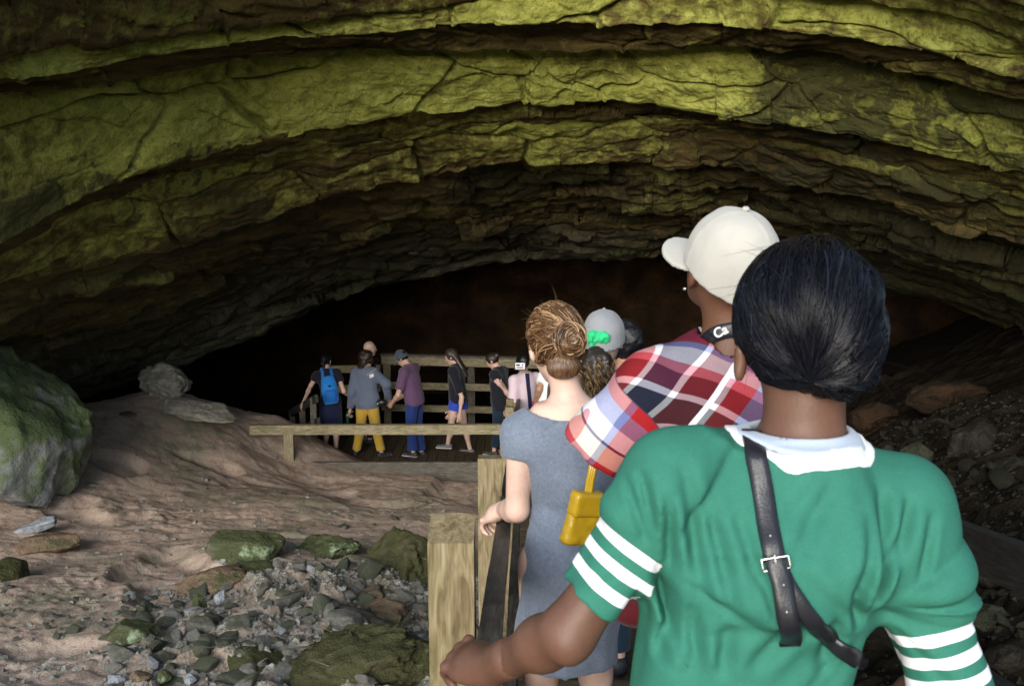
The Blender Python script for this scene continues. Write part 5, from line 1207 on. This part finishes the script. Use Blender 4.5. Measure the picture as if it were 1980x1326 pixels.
def plaid_sdf(p, cut=True):
    J = Lp.J; q = Lp.tq(p); T = Lp.T.copy(); T = np.vstack([[-.34, *T[0, 1:3], .185, .135], T]); T[:, 3:] += .022
    o = np.maximum(stack(q, T, .010), q[:, 2]-.50)
    for sd in 'lr':
        o = smin(o, capsule(p, NB+[0, 0, -.02], J['sh'+sd], .070, .072), .06)
        o = smin(o, cutcap(p, J['sh'+sd], J['el'+sd], .074, .092, -9, 1.14), .05)
    if not cut: return o
    n = np.sqrt(((p[:, 0]-NB[0])/.070)**2+((p[:, 1]-NB[1])/.070)**2); o = smax(o, np.where(p[:, 2] > NB[2]-.03, (1-n)*.07, -1), .008)
    w = fbm(np.stack([p[:, 0]*8+p[:, 2]*5, p[:, 1]*8, p[:, 2]*5-p[:, 0]*6], -1)+12, 3)
    return o+.015*w
Lp.cover = lambda p: plaid_sdf(p, False)+.012
Lp.body(M['skin_brown'])
lo, hi = Lp.bounds([Lp.J['shl'], Lp.J['shr'], Lp.J['ell'], Lp.J['elr'], NB, Lp.hip+[.2, .15, -.36], Lp.hip+[-.2, -.15, -.36]], .11)
V, F = surface_nets(plaid_sdf, lo, hi, .0075)
rel = V-NB; arm = Lp.J['ell']-Lp.J['shl']; La = np.linalg.norm(arm); arm /= La; ta = (V-Lp.J['shl'])@arm
side_ = np.cross(arm, [0, 1, 0]); side_ /= np.linalg.norm(side_); oth = np.cross(side_, arm)
P0 = np.stack([rel[:, 0]/.34, rel[:, 2]/.34, 0*ta], -1); c45 = math.cos(R_(42)); s45 = math.sin(R_(42))
x_, z_ = rel[:, 0]/.38, (rel[:, 2]+.4*rel[:, 1])/.38; PY = np.stack([c45*x_-s45*z_+.30, s45*x_+c45*z_+.15, 0*ta], -1)
PS = np.stack([ta/.34+.30, ((V-Lp.J['shl'])@side_)/.34+.12, 0*ta], -1)
sf = np.minimum(ta-.03, Lp.J['shl'][0]+.03-V[:, 0]); yf = rel[:, 2]+.165
mesh_obj('shirt', V*Lp.k, F, M['plaid'], Lp.e, attrs={'seams': np.stack([sf, yf, 0*sf], -1), 'back_thread': P0+np.array([.15, .42, 0]), 'yoke_thread': PY, 'sleeve_thread': PS})
Lp.bottom(M['olive_cloth'], inf=.03); Lp.shoes(M['shoe_dark'])
Lp.hair(M['hair_black'], lambda q: np.maximum(ell(q, (0, -.012, .022), (.0735, .0905, .092)), -.055-q[:, 2]+.3*(q[:, 1]+.1)), ((-.12, -.14, -.12), (.12, .04, .14)))
cp_ = Lp.cap(M['cream_cap'], tilt=-.06, vox=.004, yaw=.34, size=.98)
ear = Lp.hc+Lp.Rh.astype(float)@np.array([-.088, -.006, -.047]); V, F = surface_nets(lambda p: ell(p, ear, (.005,)*3), ear-.01, ear+.01, .003); mesh_obj('earring', V*Lp.k, F, M['steel'], Lp.e)
# camera strap round the neck, with its lettering
cs = tag(empty('camera_strap', at(1400, 640, 2.1)), 'black camera strap with white lettering round the neck above the plaid shirt', 'strap')
wl = world_fn(Lp, lambda p: np.minimum(plaid_sdf(p), Lp.body_sdf(p)))
base, s_, N_, t_ = strap_on('strap', wl, [(1366, 660), (1376, 650), (1395, 641), (1425, 636), (1460, 638), (1490, 646)], .034, M['leather'], cs, 1.9, 2.5, .004)
def text_obj(body, size, origin, xdir, ydir, mat, parent, name='lettering', ext=.001):
    cu = bpy.data.curves.new(name, 'FONT'); cu.body = body; cu.size = size; cu.extrude = ext; cu.offset = size*.02; tmp = bpy.data.objects.new(name, cu); COL.objects.link(tmp)
    dg = bpy.context.evaluated_depsgraph_get(); me = bpy.data.meshes.new_from_object(tmp.evaluated_get(dg)); bpy.data.objects.remove(tmp); me.materials.clear(); me.materials.append(mat)
    o = bpy.data.objects.new(name, me); COL.objects.link(o); x = Vector(xdir).normalized(); z = x.cross(Vector(ydir)).normalized(); y = z.cross(x)
    Mx = Matrix((x, y, z)).transposed().to_4x4(); Mx.translation = Vector(origin)-parent.location; o.parent = parent; o.matrix_basis = Mx; return o
i0 = int(np.argmin(np.abs(base[:, 0]-at(1394, 640, 2.1)[0]))); xd = t_[i0] if t_[i0][0] > 0 else -t_[i0]; nn = N_[i0] if N_[i0][1] < 0 else -N_[i0]; yd = np.cross(nn, xd)
text_obj('Ca', .030, base[i0]+nn*.0075-yd*.011, xd, yd, M['white_cloth'], cs)
# ------------------------------------------------------------------ the nearest person: green shirt, black hair
HL = np.array([at(1530, 1326, 1.42)[0], 1.42, floor_z(1.42)])
he = tag(empty('person', HL), 'person in a green t-shirt with white collar and striped sleeves, seen from behind', 'person', LINE)
shL, elL = at(1306, 938, 1.42), at(1098, 1222, 1.40); wrL = at(940, 1292, 1.56)
shR, elR = at(1742, 988, 1.43), at(1836, 1345, 1.37); wrR = elR+np.array([-.05, .20, -.14])
nbH = at(1552, 902, 1.44); hcH = at(1558, 640, 1.46)
HT = np.array([(-1.10, .345, 1.43, .165, .125), (-.95, .345, 1.43, .165, .122), (-.82, .345, 1.425, .155, .115), (-.72, .355, 1.42, .160, .115), (-.60, .375, 1.415, .168, .120), (-.50, .392, 1.415, .180, .118), (-.455, .398, 1.420, .165, .095), (-.415, .403, 1.425, .125, .078), (-.375, .406, 1.43, .085, .068)])
def hb_(p): return p
def hero_trunk(p, inf=0.0):
    o = stack(p, HT, inf)
    for sh_ in (shL, shR): o = smin(o, capsule(p, nbH+[0, .0, -.035], sh_+[0, 0, .004], .055+inf, .062+inf), .06)
    return o
def hero_body(p):
    o = hero_trunk(p, -.030)
    for a, b, c in ((shL, elL, wrL), (shR, elR, wrR)):
        o = smin(o, capsule(p, a, b, .034, .042), .02); d = (c-b); o = smin(o, capsule(p, b, c, .040, .027), .02); o = smin(o, ell(p, b+d*.28, (.040,)*3), .03)
    o = smin(o, ell(p, elL+[.0, -.028, -.012], (.020, .018, .022)), .02)                    # elbow bone
    o = smin(o, capsule(p, nbH+[0, 0, -.03], hcH+[0, -.005, -.05], .062, .058), .04)
    q = p-hcH.astype(f32)
    o = smin(o, ell(q, (0, -.005, .02), (.078, .096, .10)), .02); o = smin(o, ell(q, (0, .035, -.035), (.062, .066, .08)), .03); o = smin(o, capsule(q, (0, .098, .01), (0, .118, -.03), .008, .013), .012)
    o = smin(o, ell(q, (0, .066, -.095), (.03, .028, .022)), .03)
    for g in (-1, 1):
        e = ell(q, (g*.097, -.006, -.046), (.010, .020, .032), rotz(g*.45)); o = smin(o, e, .008); o = smax(o, -ell(q, (g*.104, -.024, -.042), (.006, .010, .018)), .004)
    for g, x in ((-1, .29), (1, .42)):
        hp, kn, an = np.array([x, 1.44, -1.02]), np.array([x+g*.01, 1.46, -1.36]), np.array([x+g*.01, 1.44, floor_z(1.42)+.075]); o = smin(o, capsule(p, hp, kn, .085, .055), .03); o = smin(o, capsule(p, kn, an, .052, .036), .03)
        o = smin(o, capsule(p, an+[0, -.02, -.035], an+[0, .15, -.05], .03, .022), .03)
    return o
V, F = surface_nets(hero_body, (-.02, 1.22, floor_z(1.42)-.01), (.76, 1.78, .04), .0075)
hd = np.array([-.55, .75, -.12]); hn = np.array([-.35, -.35, .86])
V2, F2 = surface_nets(lambda p: smin(hand_sdf(p, wrL, hd, hn, -1, 1.15, .05, 1.04), capsule(p, wrL-(wrL-elL)*.3, wrL, .034, .029), .02), wrL-.18, wrL+.18, .0042)
F = np.concatenate([F, F2+len(V)]); V = np.concatenate([V, V2])
V2, F2 = surface_nets(lambda p: hand_sdf(p, wrR, wrR-elR, np.array([.9, 0, .3]), 1, .6), wrR-.18, wrR+.18, .006); F = np.concatenate([F, F2+len(V)]); V = np.concatenate([V, V2])
mesh_obj('body', V-HL, F, M['skin_deep'], he, attrs={'eye': np.zeros(len(V)), 'lip': np.zeros(len(V))})
# the shirt
FOLDS = [((1330, 900), (1372, 1180), .0112, -.0138), ((1375, 960), (1420, 1200), .0098, -.0125), ((1300, 960), (1310, 1150), .0084, -.0114), ((1435, 1000), (1470, 1140), .0084, -.0091), ((1470, 1100), (1500, 1200), .007, -.0091),
         ((1640, 940), (1530, 1080), .0112, -.0102), ((1740, 960), (1700, 1190), .0098, -.0160), ((1700, 1000), (1655, 1160), .0098, -.0138), ((1800, 980), (1745, 1120), .0084, -.0138), ((1760, 1040), (1690, 1200), .007, -.0138),
         ((1650, 1130), (1670, 1230), .0084, -.0160), ((1280, 1110), (1330, 1290), .0112, -.0182), ((1345, 1180), (1360, 1326), .0098, -.0138), ((1420, 1210), (1400, 1326), .0112, -.0114), ((1560, 1190), (1450, 1310), .0126, -.0114), ((1840, 1010), (1800, 1150), .007, -.0091),
         ((1250, 930), (1275, 1060), .007, -.0138), ((1225, 950), (1262, 1080), .007, -.0091), ((1620, 1180), (1600, 1326), .0112, -.0138), ((1300, 1240), (1290, 1326), .0098, -.0138)]
FW = [(at(*a, 1.30), at(*b, 1.30), w, d) for a, b, w, d in FOLDS]
def seg2(p, a, b):
    ax, az = a[0], a[2]; dx, dz = b[0]-ax, b[2]-az; L2 = dx*dx+dz*dz; t = np.clip(((p[:, 0]-ax)*dx+(p[:, 2]-az)*dz)/L2, 0, 1)
    return np.hypot(p[:, 0]-ax-t*dx, p[:, 2]-az-t*dz), t
def neckq(p):
    dz = np.minimum(0, p[:, 2]-nbH[2]-.035)
    return np.sqrt((((p[:, 0]-nbH[0]+.008)/.088)**2+(dz*.75/.088)**2)+((p[:, 1]-nbH[1])/.080)**2)
aL = (elL-shL)/np.linalg.norm(elL-shL); aR = (elR-shR)/np.linalg.norm(elR-shR)
LL = np.linalg.norm(elL-shL); LR = np.linalg.norm(elR-shR)
HEM_L = (at(1125, 1160, 1.40)-shL)@aL; HEM_R = (at(1850, 1355, 1.37)-shR)@aR
def shirt_base(p):
    o = hero_trunk(p, .012)
    o = smin(o, cutcap(p, shL, elL, .070, .062, -9, HEM_L/LL), .045); o = smin(o, cutcap(p, shR, elR, .074, .072, -9, HEM_R/LR), .045)
    w = fbm(np.stack([p[:, 0]*7+p[:, 2]*2, p[:, 1]*7, p[:, 2]*3-p[:, 0]*3], -1)+3, 3)
    o = o+.006*w*sstep(-.36, -.48, p[:, 2])
    back = sstep(1.45, 1.40, p[:, 1])
    for a, b, wd_, dp in FW:
        d, t = seg2(p, a, b); pr = np.maximum(np.sin(np.clip(t*1.06-.03, 0, 1)*math.pi), 0)**.6
        o = o-back*dp*pr*np.exp(-(d/wd_)**2)-back*(-dp*.55)*-1*pr*np.exp(-((d-wd_*1.9)/(wd_*1.1))**2)*-1*0.8
    for c, sgn in ((ARM_L, 1), (ARM_R, -1)):
        dx, dz = (p[:, 0]-c[0])*sgn, p[:, 2]-c[2]; rr = np.hypot(dx, dz); th = np.arctan2(dz, dx)
        nn = vnoise(np.stack([th*2.6+c[0]*9, rr*2.0, p[:, 1]*0+2], -1)); am = sstep(.03, .10, rr)*sstep(.36, .10, rr)*back
        o = o+am*(.018*nn+.010*np.maximum(0, .3-np.abs(nn-.1))/.3)
    xx = (p[:, 0]-.40)/.2; nn = vnoise(np.stack([p[:, 0]*17+p[:, 2]*(2.5+5*xx), p[:, 2]*2.2, p[:, 1]*0+8], -1)); am = back*sstep(-.45, -.56, p[:, 2])
    o = o+am*(.012*nn+.008*np.maximum(0, .25-np.abs(nn-.1))/.25)
    return o
ARM_L, ARM_R = at(1275, 1095, 1.33), at(1690, 1185, 1.33)
def shirt_sdf(p):
    o = shirt_base(p); n = neckq(p)
    o = np.maximum(o, np.where(p[:, 2] > -.50, (1.0-n)*.08, -1))
    o = np.maximum(o, -1.0-p[:, 2])
    return o
HSH = .0052
V, F = surface_nets(shirt_sdf, (.04, 1.22, -1.01), (.76, 1.62, -.31), HSH)
def stripe_coord(V):
    tl = HEM_L-(V-shL)@aL; tr = HEM_R-(V-shR)@aR
    ol = cutcap(V.astype(f32), shL, elL, .07, .062); orr = cutcap(V.astype(f32), shR, elR, .074, .072)
    useL = (V[:, 0] < .24) ; return np.where(useL & (ol < .03), tl, np.where((V[:, 0] > .46) & (orr < .035), tr, 1.0)), (ol, orr)
trunkd = hero_trunk(V.astype(f32), .012)
tl = HEM_L-(V-shL)@aL; tr = HEM_R-(V-shR)@aR
dl = cutcap(V.astype(f32), shL, elL, .07, .062); dr = cutcap(V.astype(f32), shR, elR, .074, .072)
st_ = np.where((dl < trunkd) & (V[:, 0] < .30), tl, np.where((dr < trunkd) & (V[:, 0] > .5), tr, 1.0))
g = G('green_jersey', .85, .2); s0 = g.attr('sleeve'); n_ = g.noise(520, 2); m_ = g.noise(60, 3)
msk = 0.0
for c0 in (.042, .076, .110):
    k_ = g.math('LESS_THAN', g.math('ABSOLUTE', g.math('SUBTRACT', s0, c0)), .0088); msk = k_ if msk == 0.0 else g.math('MAXIMUM', msk, k_)
gc = g.mix(g.math('ADD', g.math('MULTIPLY', n_, .6), g.math('ADD', g.math('MULTIPLY', m_, .25), g.math('MULTIPLY', g.noise(5, 4), .2))), (0.011, 0.085, 0.058), (0.042, 0.198, 0.142))
g.color(g.mix(msk, gc, (.78, .77, .80))).bump(n_, .3, .001); M['jersey'] = g.m
mesh_obj('shirt', V-HL, F, M['jersey'], he, attrs={'sleeve': st_})
cloth('collar_cloth', (.78, .77, .80), amt=.04); cloth('under_cloth', (.36, .42, .50), amt=.1)
V, F = surface_nets(lambda p: np.maximum(np.maximum(shirt_base(p)-.0035, -(shirt_base(p)+.006)), np.maximum((.985-neckq(p))*.08, (neckq(p)-1.24)*.08)), (.2, 1.25, -.56), (.62, 1.6, -.28), .0042); mesh_obj('collar', V-HL, F, M['collar_cloth'], he)
V, F = surface_nets(lambda p: np.maximum(np.abs(smin(hero_trunk(p, .004), hero_body(p), .02)-.002)-.004, np.maximum(np.maximum((.80-neckq(p))*.08, (neckq(p)-1.1)*.08), p[:, 2]+.355)), (.2, 1.25, -.54), (.62, 1.6, -.28), .0036); mesh_obj('undershirt', V-HL, F, M['under_cloth'], he)
# trousers and shoes (below the frame)
def tr_fn(p):
    o = np.maximum(stack(p, HT, .008), p[:, 2]+.92)
    for g_, x in ((-1, .29), (1, .42)):
        hp, kn, an = np.array([x, 1.44, -1.02]), np.array([x+g_*.01, 1.46, -1.36]), np.array([x+g_*.01, 1.44, floor_z(1.42)+.075]); o = smin(o, capsule(p, hp, kn, .105, .075), .03); o = smin(o, cutcap(p, kn, an, .074, .06, -9, .95), .03)
    return o+.006*fbm(p*9, 3)
V, F = surface_nets(tr_fn, (.1, 1.2, floor_z(1.42)), (.62, 1.66, -.9), .012); mesh_obj('trousers', V-HL, F, M['dark_green_cloth'], he)
for g_, x in ((-1, .28), (1, .43)):
    an = np.array([x, 1.44, floor_z(1.42)+.075]); V, F = surface_nets(lambda p: np.maximum(smin(capsule(p, an+[0, -.035, -.03], an+[0, 0, -.02], .038, .04), capsule(p, an+[0, -.03, -.04], an+[0, .16, -.052], .038, .036), .04), an[2]-.075-p[:, 2]), an-np.array([.1, .12, .09]), an+np.array([.1, .24, .06]), .008); mesh_obj('shoe', V-HL, F, M['shoe_dark'], he)
# the hair: swept back, tucked and pinned low
HC = np.array([0, -.006, .022]); HR = np.array([.1035, .118, .116]); GP = np.array([-.012, -.102, -.050])
def hairf(q):
    o = ell(q, HC, HR); o = smin(o, ell(q, (.03, -.088, -.03), (.05, .04, .05)), .03)
    b = q-GP.astype(f32); a = np.arctan2(b[:, 2], b[:, 0]); rr = np.sqrt(b[:, 0]**2+b[:, 2]**2)
    o = o+.0035*np.sin(a*11+2.5*fbm(q*9, 2)+rr*8)*sstep(.015, .05, rr)*sstep(.02, -.05, q[:, 1])+.004*fbm(q*14, 3)
    o = smax(o, np.abs(q[:, 0])-np.interp(q[:, 2], [-.1, -.073, -.044, 0], [.050, .068, .090, .13]), .012)
    low = -.090+.046*sstep(.05, .086, np.abs(q[:, 0]))+.01*fbm(q*30, 2)
    o = np.maximum(o, np.where(q[:, 1] < .03, low-q[:, 2], -.02-q[:, 2]+1.2*(q[:, 1]-.03)))
    o = np.maximum(o, np.where(q[:, 2] < .045, q[:, 1]-.045, q[:, 1]-.045-1.5*(q[:, 2]-.045)))
    return smax(o, -ell(q, (-.094, .008, -.05), (.016, .032, .036)), .01) if False else o
V, F = surface_nets(lambda p: hairf(p-hcH.astype(f32)), hcH-np.array([.15, .16, .16]), hcH+np.array([.15, .17, .17]), .0048); mesh_obj('hair', V-HL, F, M['hair_black'], he)
g = G('hair_sheen', .28, .17); g.color(g.ramp(g.attr('tone'), [(0, (.0015, .0015, .002)), (.7, (.006, .006, .009)), (1, (.011, .012, .020))])); M['hair_sheen'] = g.m
r = np.random.default_rng(21); S = 2600; v = r.normal(size=(S*4, 3)); v /= np.linalg.norm(v, axis=1, keepdims=True); v = v[(v[:, 2] > -.7) & (v[:, 1] < .45+.3*v[:, 2])][:S]
pt = flow(HC+v*HR, GP, 18, .014, (HC, HR), r.uniform(-.015, .03, len(v)), -.12, .22)
def snap(pt, lift):
    sh_ = pt.shape; q = pt.reshape(-1, 3).astype(f32)
    for _ in range(3):
        d = hairf(q); e = 2e-3; gr = np.stack([hairf(q+np.eye(3, dtype=f32)[k_]*e)-hairf(q-np.eye(3, dtype=f32)[k_]*e) for k_ in range(3)], -1); gr /= np.linalg.norm(gr, axis=1, keepdims=True)+1e-9
        q = q-gr*(d-np.repeat(lift, sh_[1]))[:, None]
    return q.reshape(sh_)
pt = snap(pt, r.uniform(-.001, .0045, len(pt))); V, F = tubes(pt, r.uniform(.0005, .0017, len(pt))); TN = tones(len(pt), pt.shape[1], 3, 4)
# short nape hair combed upwards and stray hairs
S = 500; x0 = r.uniform(-.062, .062, S); z0 = -.082+r.uniform(0, .05, S); st0 = np.stack([x0, np.full(S, -.085), z0], -1)
tt = np.linspace(0, 1, 8)[None, :, None]; en = st0+np.stack([(GP[0]-x0)*.35, np.full(S, -.01), np.full(S, .045)], -1); p2_ = st0[:, None]*(1-tt)+en[:, None]*tt
p2_ = snap(p2_, r.uniform(0, .003, S)); V2, F2 = tubes(p2_, r.uniform(.0004, .0009, S)); TN = np.r_[TN, tones(S, 8, 3, 5)]; F = np.concatenate([F, F2+len(V)]); V = np.concatenate([V, V2])
S = 90; vv_ = v[r.integers(len(v), size=S)]; w_ = np.linspace(0, 1, 12)[None, :, None]; fl = HC+vv_[:, None]*HR*(1+.10*w_*r.uniform(.2, 1, S)[:, None, None])+(r.normal(size=(S, 1, 3))*.035+np.array([0, -.01, -.03]))*w_**1.4
V3, F3 = tubes(fl, np.full(S, .00035)); TN = np.r_[TN, tones(S, 12, 3, 6)]; F = np.concatenate([F, F3+len(V)]); V = np.concatenate([V, V3])
mesh_obj('hair_strands', hcH+V-HL, F, M['hair_sheen'], he, attrs={'tone': TN})['kind'] = 'stuff'
a, b = at(1537, 652, 1.33), at(1545, 690, 1.325); hf = lambda p: hairf((p-hcH).astype(f32)); a, b = on_surface(hf, 1537, 654, 1.2, 1.5), on_surface(hf, 1544, 688, 1.2, 1.5)
off = -.004*a/np.linalg.norm(a); V, F = tubes(np.stack([np.linspace(a+off, b+off, 6), np.linspace(a+off+[.0035, 0, 0], b+off+[.0035, 0, 0], 6)]), .0011, 1.0, 6); mesh_obj('hairpin', V-HL, F, M['steel'], he)
# the crossbody bag with its strap and buckle
sb = tag(empty('shoulder_bag', at(1700, 1330, 1.30)), 'black leather shoulder bag with a buckled strap worn across the green shirt', 'bag')
wf = lambda p: shirt_base(p.astype(f32))
b1, s1, n1, t1 = strap_on('strap', wf, [(1452, 838), (1458, 866), (1469, 916), (1482, 1000), (1498, 1085)], .030, M['leather'], sb, 1.1, 1.6, .004, 50)
b2, s2, n2, t2 = strap_on('strap_tail', wf, [(1496, 1075), (1510, 1140), (1522, 1190), (1533, 1245)], .029, M['leather'], sb, 1.1, 1.6, .004, 30, lift=.010)
b3, s3, n3, t3 = strap_on('lower_strap', wf, [(1500, 1085), (1520, 1130), (1560, 1190), (1610, 1238), (1640, 1262), (1668, 1284)], .026, M['leather'], sb, 1.1, 1.7, .004, 50)
def bar(a, b, r0): return capsule_mesh(a, b, r0)
def buckle(c, x, y, n, w, h, r0):
    pts = [c+x*sx*w/2+y*sy*h/2 for sx, sy in ((-1, -1), (1, -1), (1, 1), (-1, 1), (-1, -1))]; P_ = []
    for p, q in zip(pts, pts[1:]): P_ += [p*(1-t)+q*t for t in np.linspace(0, 1, 8)[:-1]]
    P_.append(pts[0]); return tubes(np.array(P_)[None], r0, 1.0, 6)
c0 = b1[-1]+n1[-1]*.012; V, F = buckle(c0, s1[-1], t1[-1], n1[-1], .036, .016, .0017); V2, F2 = tubes(np.stack([np.linspace(c0-t1[-1]*.012, c0+t1[-1]*.012, 5)]), .0018, 1.0, 6); mesh_obj('buckle', np.concatenate([V, V2])-np.asarray(sb.location), np.concatenate([F, F2+len(V)]), M['steel'], sb)
for i in (12, 26, 36, 43): 
    h_ = b1[i+4]+n1[i+4]*.006 if i > 30 else None
    if h_ is not None: V, F = surface_nets(lambda p: ell(p, h_, (.0022,)*3), h_-.005, h_+.005, .0015); mesh_obj('eyelet', V-np.asarray(sb.location), F, M['steel'], sb)
for i in (9, 17): 
    h_ = b2[i]+n2[i]*.006; V, F = surface_nets(lambda p: ell(p, h_, (.0022,)*3), h_-.005, h_+.005, .0015); mesh_obj('eyelet', V-np.asarray(sb.location), F, M['steel'], sb)
bc = np.array([.60, 1.62, -1.08])-np.asarray(sb.location)
sdf_part('bag', lambda p: np.maximum(ell(p, bc, (.10, .09, .13)), np.abs(p[:, 2]-bc[2])-.10)+.004*fbm(p*14, 2), bc-.17, bc+.17, .012, M['leather'], sb)
# something red the plaid shirt's wearer carries low, by the sleeve
rb_ = tag(empty('red_bag', at(1235, 1178, 2.05)), 'dark red cloth bag hanging low between the striped sleeve and the green shirt', 'bag')
sdf_part('bag', lambda p: ell(p, (0, 0, 0), (.06, .05, .035))+.006*fbm(p*18, 3), (-.1,)*3, (.1,)*3, .008, M['red_cloth'], rb_)
sdf_part('handle', lambda p: np.abs(np.sqrt((p[:, 0])**2+(p[:, 2]-.03)**2)-.03)+np.abs(p[:, 1])-.006, (-.06, -.03, -.02), (.06, .03, .08), .005, M['red_cloth'], rb_)
